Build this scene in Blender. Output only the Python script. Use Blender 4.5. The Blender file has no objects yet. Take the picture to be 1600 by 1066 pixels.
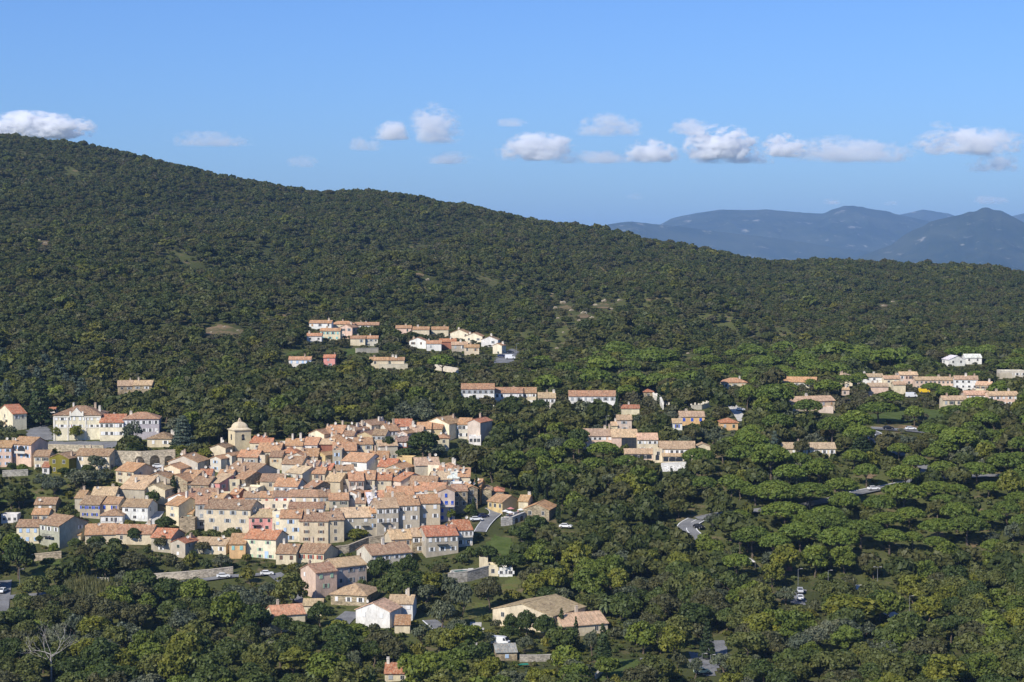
import bpy, bmesh, math, random
import numpy as np
from mathutils import Vector, Matrix

random.seed(7)
RNG = np.random.default_rng(7)
C = bpy.context.scene.collection
sc = bpy.context.scene

# ------------------------------------------------------------------ camera geometry
W0, H0 = 1600.0, 1066.0
F = 800.0 / math.tan(math.radians(15.0))
CZ = 200.0
PITCH = math.atan(143.0 / F)
cp, sp = math.cos(PITCH), math.sin(PITCH)

def ray(px, py):
    u = (px - 800.0) / F
    v = (533.0 - py) / F
    return u, cp + v * sp, -sp + v * cp

def project(x, y, z):
    d = y * cp - (z - CZ) * sp
    v = y * sp + (z - CZ) * cp
    return 800.0 + F * x / d, 533.0 - F * v / d, d

# ------------------------------------------------------------------ terrain: heights through surveyed points
TAB = {
 -260: [(1066,480),(930,560),(850,610),(700,700),(640,760),(500,1000),(350,1400),(230,1800),(178,2050)],
 0:    [(1066,480),(930,560),(850,610),(755,660),(700,700),(640,765),(500,1010),(350,1430),(260,1800),(219,2000)],
 200:  [(1066,480),(945,550),(850,607),(740,665),(700,700),(640,770),(500,1030),(380,1400),(290,1800),(244,2000)],
 400:  [(1066,480),(960,540),(900,577),(850,607),(780,645),(700,692),(655,735),(600,840),(500,1060),(400,1400),(330,1800),(294,2000)],
 600:  [(1066,475),(960,535),(900,574),(850,604),(780,645),(700,695),(655,738),(600,860),(520,1050),(420,1400),(345,1800),(309,2000)],
 760:  [(1066,470),(960,540),(880,583),(830,612),(750,662),(690,712),(640,775),(580,900),(520,1060),(430,1400),(365,1800),(335,1980)],
 1000: [(1066,470),(950,545),(850,602),(780,645),(715,690),(660,750),(610,850),(550,1050),(470,1350),(410,1700),(377,1950)],
 1200: [(1066,470),(950,540),(850,600),(750,655),(680,722),(620,820),(590,920),(540,1120),(470,1450),(430,1760),(414,1950)],
 1400: [(1066,470),(950,540),(850,600),(760,655),(670,745),(605,900),(570,1050),(520,1280),(460,1660),(416,2080)],
 1600: [(1066,470),(950,540),(850,600),(760,650),(670,740),(610,880),(575,1000),(530,1200),(470,1650),(437,2080)],
 1860: [(1066,470),(950,540),(850,600),(760,650),(670,740),(610,880),(575,1000),(530,1200),(475,1650),(450,2080)],
}
ctl = []
for px, rows in TAB.items():
    n_first = len(ctl)
    for py, Y in rows:
        dx, dy, dz = ray(px, py)
        t = Y / dy
        ctl.append((dx / dy, Y, CZ + dz * t))
    last = ctl[-1]
    ctl.append((last[0], 2450, last[2] - 55))
    ctl.append((last[0], 3000, last[2] * 0.25 + 15))
    first = ctl[n_first]
    ctl.append((last[0], 330, first[2] - 22))
ctl = np.array(ctl)

def feat(u, Y):
    return u * 4.0, 2.2 * np.log(Y / 800.0)

ca, cb = feat(ctl[:, 0], ctl[:, 1])
def tps(r2):
    return np.where(r2 > 1e-12, 0.5 * r2 * np.log(np.maximum(r2, 1e-12)), 0.0)
n_ = len(ctl)
K = tps((ca[:, None] - ca[None]) ** 2 + (cb[:, None] - cb[None]) ** 2) + np.eye(n_) * 2e-4
P = np.stack([np.ones(n_), ca, cb], 1)
A = np.zeros((n_ + 3, n_ + 3)); A[:n_, :n_] = K; A[:n_, n_:] = P; A[n_:, :n_] = P.T
sol = np.linalg.solve(A, np.concatenate([ctl[:, 2], np.zeros(3)]))

def wob(x, y, seed, wl):
    r = np.random.default_rng(seed)
    s = 0
    for k in range(6):
        a = r.uniform(0, 6.283); w = 6.283 / (wl * r.uniform(0.6, 1.6)); ph = r.uniform(0, 6.283)
        s = s + np.sin((x * math.cos(a) + y * math.sin(a)) * w + ph)
    return s / 6.0

def height_raw(x, y):
    Y = np.clip(y, 330, 3000)
    u = np.clip(x / np.maximum(y, 330), -0.36, 0.36)
    a, b = feat(u, Y)
    out = np.empty(a.shape)
    fa, fb, fo = a.ravel(), b.ravel(), out.ravel()
    for i in range(0, fa.size, 20000):
        q = slice(i, i + 20000)
        k = tps((fa[q, None] - ca[None]) ** 2 + (fb[q, None] - cb[None]) ** 2)
        fo[q] = k @ sol[:n_] + sol[n_] + sol[n_ + 1] * fa[q] + sol[n_ + 2] * fb[q]
    h = fo.reshape(a.shape)
    far = np.clip((y - 850) / 400, 0, 1)
    cr = 1 - .8 * np.clip((y - 1550) / 350, 0, 1)
    h = h + far * cr * (wob(x, y, 3, 210) * 15 + wob(x, y, 4, 80) * 5)
    h = h + wob(x, y, 5, 60) * 0.8 * (1 - far)
    out_ = np.clip((y - 2700) / 600, 0, 1)
    plain = 12 + wob(x, y, 9, 2500) * 8
    h = h * (1 - out_) + plain * out_
    return np.maximum(h, 6)

def axis(lo, hi, step, ends, grow=1.35):
    a = list(np.arange(lo, hi + 0.1, step))
    s = step
    while a[-1] < ends[1]:
        s *= grow; a.append(a[-1] + s)
    s = step
    while a[0] > ends[0]:
        s *= grow; a.insert(0, a[0] - s)
    return np.array(a)
GX = axis(-640, 640, 4.0, (-15000, 15000))
GY = axis(380, 2200, 4.0, (-1500, 23000))
MX, MY = np.meshgrid(GX, GY)
GZ = height_raw(MX, MY)

def G(x, y):
    x = np.asarray(x, float); y = np.asarray(y, float)
    i = np.clip(np.searchsorted(GX, x) - 1, 0, len(GX) - 2)
    j = np.clip(np.searchsorted(GY, y) - 1, 0, len(GY) - 2)
    fx = (x - GX[i]) / (GX[i + 1] - GX[i]); fy = (y - GY[j]) / (GY[j + 1] - GY[j])
    return (GZ[j, i] * (1 - fx) * (1 - fy) + GZ[j, i + 1] * fx * (1 - fy)
            + GZ[j + 1, i] * (1 - fx) * fy + GZ[j + 1, i + 1] * fx * fy)

_ys = np.arange(385, 2300, 1.5)
def hit(px, py):
    """point of the ground seen at a place of the photograph"""
    dx, dy, dz = ray(px, py)
    t = _ys / dy
    below = (CZ + dz * t) < G(dx * t, _ys)
    k = int(np.argmax(below)) if below.any() else len(_ys) - 1
    if k == 0:
        Y = _ys[0]
    else:
        lo, hi = _ys[k - 1], _ys[k]
        for _ in range(8):
            m = 0.5 * (lo + hi); tt = m / dy
            if CZ + dz * tt < float(G(dx * tt, m)): hi = m
            else: lo = m
        Y = 0.5 * (lo + hi)
    tt = Y / dy
    x = dx * tt
    return float(x), float(Y), float(G(x, Y))

# ------------------------------------------------------------------ object helpers
def tag(o, label=None, cat=None, group=None, kind=None):
    if label: o['label'] = label
    if cat: o['category'] = cat
    if group: o['group'] = group
    if kind: o['kind'] = kind
    return o

def link(name, data, parent=None, loc=None, rz=None, color=None):
    o = bpy.data.objects.new(name, data)
    C.objects.link(o)
    if parent is not None: o.parent = parent
    if loc is not None: o.location = loc
    if rz is not None: o.rotation_euler = (0, 0, rz)
    if color is not None: o.color = (*color[:3], 1)
    return o

class MB:
    def __init__(s): s.v = []; s.f = []; s.m = []
    def poly(s, pts, m=0):
        n = len(s.v); s.v.extend([tuple(p) for p in pts]); s.f.append(tuple(range(n, n + len(pts)))); s.m.append(m)
    def box(s, x0, x1, y0, y1, z0, z1, m=0):
        n = len(s.v)
        s.v += [(x0,y0,z0),(x1,y0,z0),(x1,y1,z0),(x0,y1,z0),(x0,y0,z1),(x1,y0,z1),(x1,y1,z1),(x0,y1,z1)]
        for q in ((0,3,2,1),(4,5,6,7),(0,1,5,4),(1,2,6,5),(2,3,7,6),(3,0,4,7)):
            s.f.append(tuple(n + k for k in q)); s.m.append(m)
    def prism(s, poly, axis, a, b, m=0):
        """poly of 2D points extruded along an axis ('x','y','z')"""
        def P(p, t):
            if axis == 'x': return (t, p[0], p[1])
            if axis == 'y': return (p[0], t, p[1])
            return (p[0], p[1], t)
        n = len(s.v); k = len(poly)
        s.v += [P(p, a) for p in poly] + [P(p, b) for p in poly]
        s.f.append(tuple(range(n, n + k))); s.m.append(m)
        s.f.append(tuple(range(n + 2 * k - 1, n + k - 1, -1))); s.m.append(m)
        for i in range(k):
            j = (i + 1) % k
            s.f.append((n + i, n + k + i, n + k + j, n + j)); s.m.append(m)
    def tube(s, path, radii, sides=6, m=0, cap=True):
        n0 = len(s.v)
        path = [Vector(p) for p in path]
        for i, p in enumerate(path):
            d = (path[min(i + 1, len(path) - 1)] - path[max(i - 1, 0)])
            if d.length < 1e-6: d = Vector((0, 0, 1))
            d.normalize()
            a = d.cross(Vector((0, 1, 0.013)))
            if a.length < 1e-3: a = d.cross(Vector((1, 0, 0)))
            a.normalize(); b = d.cross(a)
            for k in range(sides):
                t = 6.28318 * k / sides
                s.v.append(tuple(p + (a * math.cos(t) + b * math.sin(t)) * radii[i]))
        for i in range(len(path) - 1):
            for k in range(sides):
                q = (k + 1) % sides
                s.f.append((n0 + i * sides + k, n0 + i * sides + q, n0 + (i + 1) * sides + q, n0 + (i + 1) * sides + k)); s.m.append(m)
        if cap:
            s.f.append(tuple(n0 + (len(path) - 1) * sides + k for k in range(sides))); s.m.append(m)
            s.f.append(tuple(n0 + sides - 1 - k for k in range(sides))); s.m.append(m)
    def lathe(s, prof, sides=16, m=0):
        n0 = len(s.v)
        for r, z in prof:
            for k in range(sides):
                t = 6.28318 * k / sides
                s.v.append((r * math.cos(t), r * math.sin(t), z))
        for i in range(len(prof) - 1):
            for k in range(sides):
                q = (k + 1) % sides
                s.f.append((n0 + i * sides + k, n0 + i * sides + q, n0 + (i + 1) * sides + q, n0 + (i + 1) * sides + k)); s.m.append(m)
        s.f.append(tuple(n0 + (len(prof) - 1) * sides + k for k in range(sides))); s.m.append(m)
        s.f.append(tuple(n0 + sides - 1 - k for k in range(sides))); s.m.append(m)
    def mesh(s, name, mats, fix=True):
        me = bpy.data.meshes.new(name)
        me.from_pydata(s.v, [], s.f)
        for mt in mats: me.materials.append(mt)
        if len(mats) > 1: me.polygons.foreach_set('material_index', s.m)
        if fix:
            bm = bmesh.new(); bm.from_mesh(me); bmesh.ops.recalc_face_normals(bm, faces=bm.faces); bm.to_mesh(me); bm.free()
        me.update()
        return me
    def build(s, name, mats, parent=None, loc=None, rz=None, color=None, fix=True):
        if not isinstance(mats, (list, tuple)): mats = [mats]
        return link(name, s.mesh(name, mats, fix), parent, loc, rz, color)

def np_mesh(name, verts, faces4, mats, midx=None, smooth=False):
    me = bpy.data.meshes.new(name)
    nv, nf = len(verts), len(faces4)
    k = faces4.shape[1]
    me.vertices.add(nv); me.vertices.foreach_set('co', np.ascontiguousarray(verts, np.float32).ravel())
    me.loops.add(nf * k); me.loops.foreach_set('vertex_index', np.ascontiguousarray(faces4, np.int32).ravel())
    me.polygons.add(nf); me.polygons.foreach_set('loop_start', np.arange(0, nf * k, k, dtype=np.int32))
    for mt in mats: me.materials.append(mt)
    if midx is not None: me.polygons.foreach_set('material_index', np.ascontiguousarray(midx, np.int32))
    me.update(calc_edges=True)
    me.polygons.foreach_set('use_smooth', np.full(nf, smooth))
    return me

# ------------------------------------------------------------------ materials
def nodes(name):
    m = bpy.data.materials.new(name); m.use_nodes = True
    nt = m.node_tree
    for n in list(nt.nodes):
        nt.nodes.remove(n)
    out = nt.nodes.new('ShaderNodeOutputMaterial')
    return m, nt, out
def N(nt, t, **kw):
    n = nt.nodes.new(t)
    for k, v in kw.items():
        if k.startswith('_'): setattr(n, k[1:], v)
        else: n.inputs[k.replace('__', ' ')].default_value = v
    return n
def mix(nt, a, b, fac, blend='MIX'):
    n = nt.nodes.new('ShaderNodeMix'); n.data_type = 'RGBA'; n.blend_type = blend
    for sock, v in ((n.inputs[0], fac), (n.inputs[6], a), (n.inputs[7], b)):
        if isinstance(v, (int, float)): sock.default_value = v
        elif isinstance(v, tuple): sock.default_value = (*v[:3], 1)
        else: nt.links.new(v, sock)
    return n.outputs[2]
def ramp(nt, val, stops):
    n = nt.nodes.new('ShaderNodeValToRGB')
    el = n.color_ramp.elements
    while len(el) < len(stops): el.new(0.5)
    for e, (p, c) in zip(el, stops):
        e.position = p; e.color = (*c[:3], 1) if isinstance(c, tuple) else (c, c, c, 1)
    nt.links.new(val, n.inputs[0])
    return n.outputs[0]
def noise(nt, scale, detail=3, rough=0.55, stretch=None, coord='Object', dist=0.0):
    tc = nt.nodes.new('ShaderNodeTexCoord')
    src = tc.outputs[coord]
    if stretch:
        mp = nt.nodes.new('ShaderNodeMapping'); mp.inputs['Scale'].default_value = stretch
        nt.links.new(src, mp.inputs[0]); src = mp.outputs[0]
    n = nt.nodes.new('ShaderNodeTexNoise')
    n.inputs['Scale'].default_value = scale; n.inputs['Detail'].default_value = detail
    n.inputs['Roughness'].default_value = rough; n.inputs['Distortion'].default_value = dist
    nt.links.new(src, n.inputs['Vector'])
    return n.outputs[0]
def objcol(nt):
    n = nt.nodes.new('ShaderNodeObjectInfo'); return n.outputs['Color'], n.outputs['Random']
def bsdf(nt, out, col, rough=0.85, spec=0.2, bump=None, bd=0.05, metal=0.0):
    b = nt.nodes.new('ShaderNodeBsdfPrincipled')
    if isinstance(col, tuple): b.inputs['Base Color'].default_value = (*col[:3], 1)
    else: nt.links.new(col, b.inputs['Base Color'])
    b.inputs['Roughness'].default_value = rough
    b.inputs['Specular IOR Level'].default_value = spec
    b.inputs['Metallic'].default_value = metal
    if bump is not None:
        bn = nt.nodes.new('ShaderNodeBump'); bn.inputs['Strength'].default_value = 0.6; bn.inputs['Distance'].default_value = bd
        nt.links.new(bump, bn.inputs['Height']); nt.links.new(bn.outputs[0], b.inputs['Normal'])
    nt.links.new(b.outputs[0], out.inputs['Surface'])
    return b
def gscale(nt, fac_socket, lo, hi):
    return ramp(nt, fac_socket, [(0.3, lo), (0.7, hi)])

M = {}
def mat_plaster():
    m, nt, out = nodes('plaster'); oc, rnd = objcol(nt)
    stain = gscale(nt, noise(nt, 0.4, 6, 0.7, (1, 1, 0.6)), 0.68, 1.12)
    fine = gscale(nt, noise(nt, 2.2, 4, 0.7, (1, 1, 0.5)), 0.86, 1.08)
    c = mix(nt, oc, stain, 1.0, 'MULTIPLY'); c = mix(nt, c, fine, 1.0, 'MULTIPLY')
    dirt = ramp(nt, noise(nt, 0.9, 4, 0.6, (1.6, 1.6, 0.22)), [(0.56, 0.0), (0.75, 0.4)])
    c = mix(nt, c, (0.2, 0.16, 0.11), dirt)
    bsdf(nt, out, c, 0.9, 0.15, noise(nt, 5, 3), 0.03); return m
def mat_stone():
    m, nt, out = nodes('stone_wall'); oc, rnd = objcol(nt)
    v = nt.nodes.new('ShaderNodeTexVoronoi'); v.inputs['Scale'].default_value = 1.7
    tc = nt.nodes.new('ShaderNodeTexCoord'); mp = nt.nodes.new('ShaderNodeMapping'); mp.inputs['Scale'].default_value = (1, 1, 1.7)
    nt.links.new(tc.outputs['Object'], mp.inputs[0]); nt.links.new(mp.outputs[0], v.inputs['Vector'])
    sep = nt.nodes.new('ShaderNodeSeparateColor'); nt.links.new(v.outputs['Color'], sep.inputs[0])
    c = mix(nt, oc, ramp(nt, sep.outputs[0], [(0, 0.55), (1, 1.25)]), 1.0, 'MULTIPLY')
    c = mix(nt, c, gscale(nt, noise(nt, 0.4, 4, 0.6), 0.7, 1.15), 1.0, 'MULTIPLY')
    bsdf(nt, out, c, 0.95, 0.1, v.outputs['Distance'], 0.08); return m
def mat_tiles():
    m, nt, out = nodes('roof_tiles'); oc, rnd = objcol(nt)
    streak = gscale(nt, noise(nt, 1.0, 4, 0.75, (2.2, 0.6, 0.6)), 0.5, 1.4)
    patch = gscale(nt, noise(nt, 0.42, 4, 0.7), 0.75, 1.18)
    c = mix(nt, oc, streak, 1.0, 'MULTIPLY'); c = mix(nt, c, patch, 1.0, 'MULTIPLY')
    pale = ramp(nt, noise(nt, 1.3, 5, 0.75, (1.7, 1, 1)), [(0.48, 0.0), (0.66, 0.7)])
    c = mix(nt, c, (0.56, 0.44, 0.285), pale)
    dark = ramp(nt, noise(nt, 0.9, 4, 0.7, (1.2, 1, 1), dist=0.5), [(0.53, 0.0), (0.70, 0.72)])
    c = mix(nt, c, (0.13, 0.08, 0.055), dark)
    w = nt.nodes.new('ShaderNodeTexWave'); w.bands_direction = 'X'; w.inputs['Scale'].default_value = 1.1
    tc = nt.nodes.new('ShaderNodeTexCoord'); nt.links.new(tc.outputs['Object'], w.inputs['Vector'])
    bsdf(nt, out, c, 0.85, 0.2, w.outputs[0], 0.06); return m
def mat_paint(name, rough=0.6, spec=0.3):
    m, nt, out = nodes(name); oc, rnd = objcol(nt)
    c = mix(nt, oc, gscale(nt, noise(nt, 3, 3), 0.9, 1.06), 1.0, 'MULTIPLY')
    bsdf(nt, out, c, rough, spec); return m
def mat_flat(name, col, rough=0.8, spec=0.2, var=0.15, scale=1.0, metal=0.0):
    m, nt, out = nodes(name)
    c = mix(nt, col, gscale(nt, noise(nt, scale, 4, 0.65), 1 - var, 1 + var), 1.0, 'MULTIPLY')
    bsdf(nt, out, c, rough, spec, metal=metal); return m
def leafmat(name, inst=False, stops=None, trans=0.22):
    m, nt, out = nodes(name)
    if inst:
        oi = nt.nodes.new('ShaderNodeObjectInfo')
        col = ramp(nt, oi.outputs['Random'], stops)
    else:
        col, rnd = objcol(nt)
    v = gscale(nt, noise(nt, 0.7, 3, 0.6), 0.78, 1.22)
    c = mix(nt, col, v, 1.0, 'MULTIPLY')
    hue = ramp(nt, noise(nt, 0.35, 2, 0.5), [(0.4, (1.0, 1.0, 1.0)), (0.75, (1.25, 1.08, 0.8))])
    c = mix(nt, c, hue, 1.0, 'MULTIPLY')
    d = nt.nodes.new('ShaderNodeBsdfDiffuse'); nt.links.new(c, d.inputs[0])
    t = nt.nodes.new('ShaderNodeBsdfTranslucent'); nt.links.new(mix(nt, c, (1.1, 1.15, 0.6), 1.0, 'MULTIPLY'), t.inputs[0])
    g = nt.nodes.new('ShaderNodeBsdfGlossy'); g.inputs['Roughness'].default_value = 0.55; g.inputs[0].default_value = (0.6, 0.62, 0.55, 1)
    mx = nt.nodes.new('ShaderNodeMixShader'); mx.inputs[0].default_value = trans
    nt.links.new(d.outputs[0], mx.inputs[1]); nt.links.new(t.outputs[0], mx.inputs[2])
    m2 = nt.nodes.new('ShaderNodeMixShader'); m2.inputs[0].default_value = 0.025
    nt.links.new(mx.outputs[0], m2.inputs[1]); nt.links.new(g.outputs[0], m2.inputs[2])
    nt.links.new(m2.outputs[0], out.inputs['Surface'])
    return m
def mat_ground():
    m, nt, out = nodes('hill_ground')
    n1 = noise(nt, 0.012, 5, 0.6); n2 = noise(nt, 0.11, 5, 0.65); n3 = noise(nt, 1.3, 4, 0.7)
    c = mix(nt, (0.055, 0.062, 0.024), (0.09, 0.098, 0.034), ramp(nt, n1, [(0.4, 0.0), (0.6, 1.0)]))
    c = mix(nt, c, (0.17, 0.13, 0.075), ramp(nt, n2, [(0.54, 0.0), (0.66, 0.8)]))
    c = mix(nt, c, gscale(nt, n3, 0.75, 1.25), 1.0, 'MULTIPLY')
    bsdf(nt, out, c, 1.0, 0.0, n3, 0.1); return m
def mat_mix(name, a, b, scale=0.3, lo=0.42, hi=0.58, fine=1.5, rough=0.95):
    m, nt, out = nodes(name)
    c = mix(nt, a, b, ramp(nt, noise(nt, scale, 5, 0.65), [(lo, 0.0), (hi, 1.0)]))
    c = mix(nt, c, gscale(nt, noise(nt, fine, 4, 0.7), 0.75, 1.25), 1.0, 'MULTIPLY')
    bsdf(nt, out, c, rough, 0.05, noise(nt, fine * 2, 3), 0.05); return m
M['plaster'] = mat_plaster(); M['stone'] = mat_stone(); M['tiles'] = mat_tiles()
M['paint'] = mat_paint('paint'); M['carpaint'] = mat_paint('car_paint', 0.25, 0.5)
M['glass'] = mat_flat('dark_glass', (0.035, 0.04, 0.048), 0.12, 0.5, 0.3, 0.7)
M['frame'] = mat_flat('window_frame', (0.55, 0.52, 0.46), 0.6)
M['iron'] = mat_flat('dark_iron', (0.04, 0.04, 0.042), 0.5, 0.4)
M['rubber'] = mat_flat('rubber', (0.02, 0.02, 0.02), 0.9)
M['steel'] = mat_flat('grey_steel', (0.35, 0.35, 0.34), 0.45, 0.5, 0.1, 1, 0.5)
M['leaf'] = leafmat('leaves')
M['bark'] = mat_mix('bark', (0.09, 0.065, 0.045), (0.16, 0.13, 0.1), 2.0, fine=6)
M['deadwood'] = mat_mix('dead_wood', (0.24, 0.21, 0.18), (0.42, 0.39, 0.35), 1.5, fine=5)
M['ground'] = mat_ground()
M['asphalt'] = mat_mix('asphalt', (0.15, 0.15, 0.152), (0.2, 0.2, 0.2), 0.25, fine=4)
M['gravel'] = mat_mix('pale_gravel', (0.42, 0.4, 0.36), (0.55, 0.52, 0.46), 0.4, fine=5)
M['lawn'] = mat_mix('lawn_grass', (0.06, 0.085, 0.02), (0.085, 0.11, 0.032), 0.25, fine=1.6)
M['dry'] = mat_mix('dry_grass', (0.13, 0.115, 0.045), (0.1, 0.115, 0.035), 0.2, fine=2.5)
M['earth'] = mat_mix('bare_earth', (0.2, 0.14, 0.08), (0.085, 0.085, 0.035), 0.09, fine=.7)
M['rock'] = mat_mix('pale_rock', (0.40, 0.34, 0.25), (0.17, 0.145, 0.095), 0.22, fine=.8)
M['line'] = mat_flat('road_line_paint', (0.72, 0.72, 0.7), 0.7)
M['water'] = mat_flat('pool_water', (0.06, 0.16, 0.15), 0.08, 0.5)
# ------------------------------------------------------------------ houses
WALL = dict(cream=(.68,.58,.40), white=(.76,.73,.67), grey=(.47,.41,.31), palegrey=(.62,.56,.45), stone=(.36,.29,.19), pink=(.66,.30,.26),
            palepink=(.62,.50,.41), salmon=(.69,.50,.38), yellow=(.62,.46,.22), paleyellow=(.80,.71,.51), mustard=(.52,.42,.24), lilac=(.46,.42,.43),
            peach=(.70,.45,.22), orange=(.66,.34,.10), ivy=(.20,.17,.025), brick=(.33,.14,.09), ochre=(.58,.48,.33), greygreen=(.42,.42,.32))
ROOF = dict(orange=(.43,.232,.118), red=(.43,.16,.078), brown=(.30,.18,.105), tan=(.48,.325,.195), yellow=(.60,.43,.25), grey=(.33,.32,.31), white=(.7,.69,.66), dark=(.2,.13,.1), cream=(.55,.45,.32), pink=(.6,.3,.26))
WALLWORD = dict(palegrey='pale grey', palepink='pale pink', paleyellow='pale yellow', ivy='ivy covered', greygreen='grey-green')
ROOFWORD = dict(yellow='straw yellow', dark='dark brown')
SHUT = dict(b=(.03,.08,.42), l=(.42,.55,.72), g=(.38,.55,.36), w=(.74,.73,.70), n=(.13,.07,.045), d=(.05,.07,.06), t=(.25,.50,.46), r=(.36,.06,.03), y=(.33,.35,.36), o=(.45,.27,.13))
_mesh_cache = {}
def cached(key, fn):
    if key not in _mesh_cache: _mesh_cache[key] = fn()
    return _mesh_cache[key]
def win_frame(w, h, simple, closed):
    def mk():
        b = MB(); t = 0.09
        b.box(-w/2-t, w/2+t, -.06, .03, -t, 0, 0); b.box(-w/2-t, w/2+t, -.06, .03, h, h+t, 0)
        b.box(-w/2-t, -w/2, -.06, .03, 0, h, 0); b.box(w/2, w/2+t, -.06, .03, 0, h, 0)
        b.box(-.03, .03, -.05, .03, 0, h, 0)
        if simple:
            b.box(-w/2, -.03, -.02, .03, 0, h, 1); b.box(.03, w/2, -.02, .03, 0, h, 1)
            for s in (-1, 1):
                if closed: x0, x1 = (-w/2, -.01) if s < 0 else (.01, w/2)
                else: x0, x1 = (-w-t-.02, -w/2-t-.01) if s < 0 else (w/2+t+.01, w+t+.02)
                b.box(x0, x1, -.1, -.065, -.03, h+.03, 2)
        return b.mesh('window', [M['frame'], M['glass'], M['paint']])
    return cached(('wf', w, h, simple, closed), mk)
def pane_mesh(w, h):
    def mk():
        b = MB(); b.box(-w/2, -.035, -.02, .03, 0, h); b.box(.035, w/2, -.02, .03, 0, h)
        return b.mesh('pane', [M['glass']])
    return cached(('pn', w, h), mk)
def shutter_mesh(w, h):
    def mk():
        b = MB(); b.box(0, w, -.05, 0, 0, h)
        for k in range(6): b.box(.05, w-.05, -.065, -.05, .08 + k*h/6, .08 + (k+.6)*h/6)
        return b.mesh('shutter', [M['paint']])
    return cached(('sh', w, h), mk)
def window(parent, x, y, z, rz, w, h, sh, near, closed=False):
    w, h = round(w, 1), round(h, 1)
    col = SHUT.get(sh)
    o = link('window', win_frame(w, h, (not near) and col is not None, closed), parent, (x, y, z), rz, col or (.5,.5,.5))
    if near or col is None:
        link('pane', pane_mesh(w, h), o)
        if col is not None:
            sm = shutter_mesh(round(w/2, 2), round(h+.06, 2))
            if closed:
                link('shutter', sm, o, (-w/2, -.075, -.03), None, col); link('shutter', sm, o, (.0, -.075, -.03), None, col)
            else:
                link('shutter', sm, o, (-w-.11, -.03, -.03), None, col); link('shutter', sm, o, (w/2+.11, -.03, -.03), None, col)
    return o
def chimney_mesh(k):
    def mk():
        b = MB(); hh = (1.3, 1.8, 1.1)[k]; a = (.35, .4, .5)[k]
        b.box(-a, a, -.32, .32, -1.2, hh); b.box(-a-.09, a+.09, -.41, .41, hh, hh+.12)
        b.box(-a*.6, a*.6, -.22, .22, hh+.12, hh+.42); b.box(-a-.02, a+.02, -.34, .34, hh+.42, hh+.5)
        return b.mesh('chimney', [M['plaster']])
    return cached(('ch', k), mk)
def dish_mesh():
    def mk():
        b = MB(); n0 = len(b.v)
        rings = [(0.02, 0.0), (.25, .05), (.45, .14), (.52, .2)]
        S = 12
        for r, y in rings:
            for k in range(S):
                t = 6.28318*k/S; b.v.append((r*math.cos(t), -y, .9 + r*math.sin(t)))
        for i in range(3):
            for k in range(S):
                q = (k+1) % S; b.f.append((i*S+k, i*S+q, (i+1)*S+q, (i+1)*S+k)); b.m.append(0)
        b.f.append(tuple(range(S))); b.m.append(0)
        b.tube([(0, .03, -.8), (0, .03, .9)], [.04, .04], 5, 1); b.tube([(0, 0, .5), (0, -.5, .85)], [.025, .025], 4, 1)
        return b.mesh('satellite_dish', [M['frame'], M['steel']], fix=False)
    return cached('dish', mk)
TAN = 0.40
HOUSES = []      # dictionaries used for the labels and for keeping trees off
KEEP = []        # (px, py, Y, owner): places of the photograph that no tree may cover
FOOT = []        # ground rectangles (x, y, cos, sin, half w, half d)

def roof_parts(kind, w, d, h, o=.38, th=.2, t=TAN):
    """wall and roof meshes, origin in the middle of the footprint"""
    wl, rf = MB(), MB(); z0 = -4.0; e = .025
    if kind == 'e' or kind == 'g':
        A, B = (d, w) if kind == 'e' else (w, d); ax = 'x' if kind == 'e' else 'y'
        r = h + A/2*t
        wl.prism([(-A/2, z0), (A/2, z0), (A/2, h), (0, r), (-A/2, h)], ax, -B/2, B/2)
        ob = o*.6
        for s in (-1, 1):
            p = [(0, r+e), (s*(A/2+o), h-o*t+e), (s*(A/2+o), h-o*t+e+th), (0, r+e+th)]
            rf.prism(p if s < 0 else p[::-1], ax, -B/2-ob, B/2+ob)
        k = 0.16                                                   # ridge cap
        rf.prism([(-k, r+th-.02), (k, r+th-.02), (k*.6, r+th+.12), (-k*.6, r+th+.12)], ax, -B/2-ob-.01, B/2+ob+.01)
        top = r
    elif kind == 'h':
        wl.box(-w/2, w/2, -d/2, d/2, z0, h)
        X, Y = w/2+o, d/2+o; m = min(X, Y); z = h+e; r = z+th+m*t
        P = [(-X,-Y), (X,-Y), (X,Y), (-X,Y)]
        n = len(rf.v); rf.v += [(*p, z) for p in P] + [(*p, z+th) for p in P] + [(-(X-m)-.001, -(Y-m), r), ((X-m)+.001, (Y-m), r)]
        rf.f += [(3,2,1,0), (0,1,5,4), (1,2,6,5), (2,3,7,6), (3,0,4,7)]
        if X >= Y: rf.f += [(4,5,9,8), (5,6,9), (6,7,8,9), (7,4,8)]
        else: rf.f += [(4,5,8), (5,6,9,8), (6,7,9), (7,4,8,9)]
        rf.m += [0]*9; top = r
    elif kind == 's':
        b = h + d*t*.8
        wl.prism([(-d/2, z0), (d/2, z0), (d/2, b), (-d/2, h)], 'x', -w/2, w/2)
        rf.prism([(-d/2-o, h-o*t*.8+e), (d/2+.15, b+.15*t*.8+e), (d/2+.15, b+.15*t*.8+e+th), (-d/2-o, h-o*t*.8+e+th)], 'x', -w/2-.2, w/2+.2)
        top = b
    else:
        wl.box(-w/2, w/2, -d/2, d/2, z0, h-.3)
        q = .25                                                     # parapet is wall, the roof lies inside it
        wl.box(-w/2, w/2, -d/2, -d/2+q, h-.3, h+.5); wl.box(-w/2, w/2, d/2-q, d/2, h-.3, h+.5)
        wl.box(-w/2, -w/2+q, -d/2+q, d/2-q, h-.3, h+.5); wl.box(w/2-q, w/2, -d/2+q, d/2-q, h-.3, h+.5)
        rf.box(-w/2+q+.005, w/2-q-.005, -d/2+q+.005, d/2-q-.005, h-.29, h-.12)
        top = h+.5
    return wl, rf, top

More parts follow.
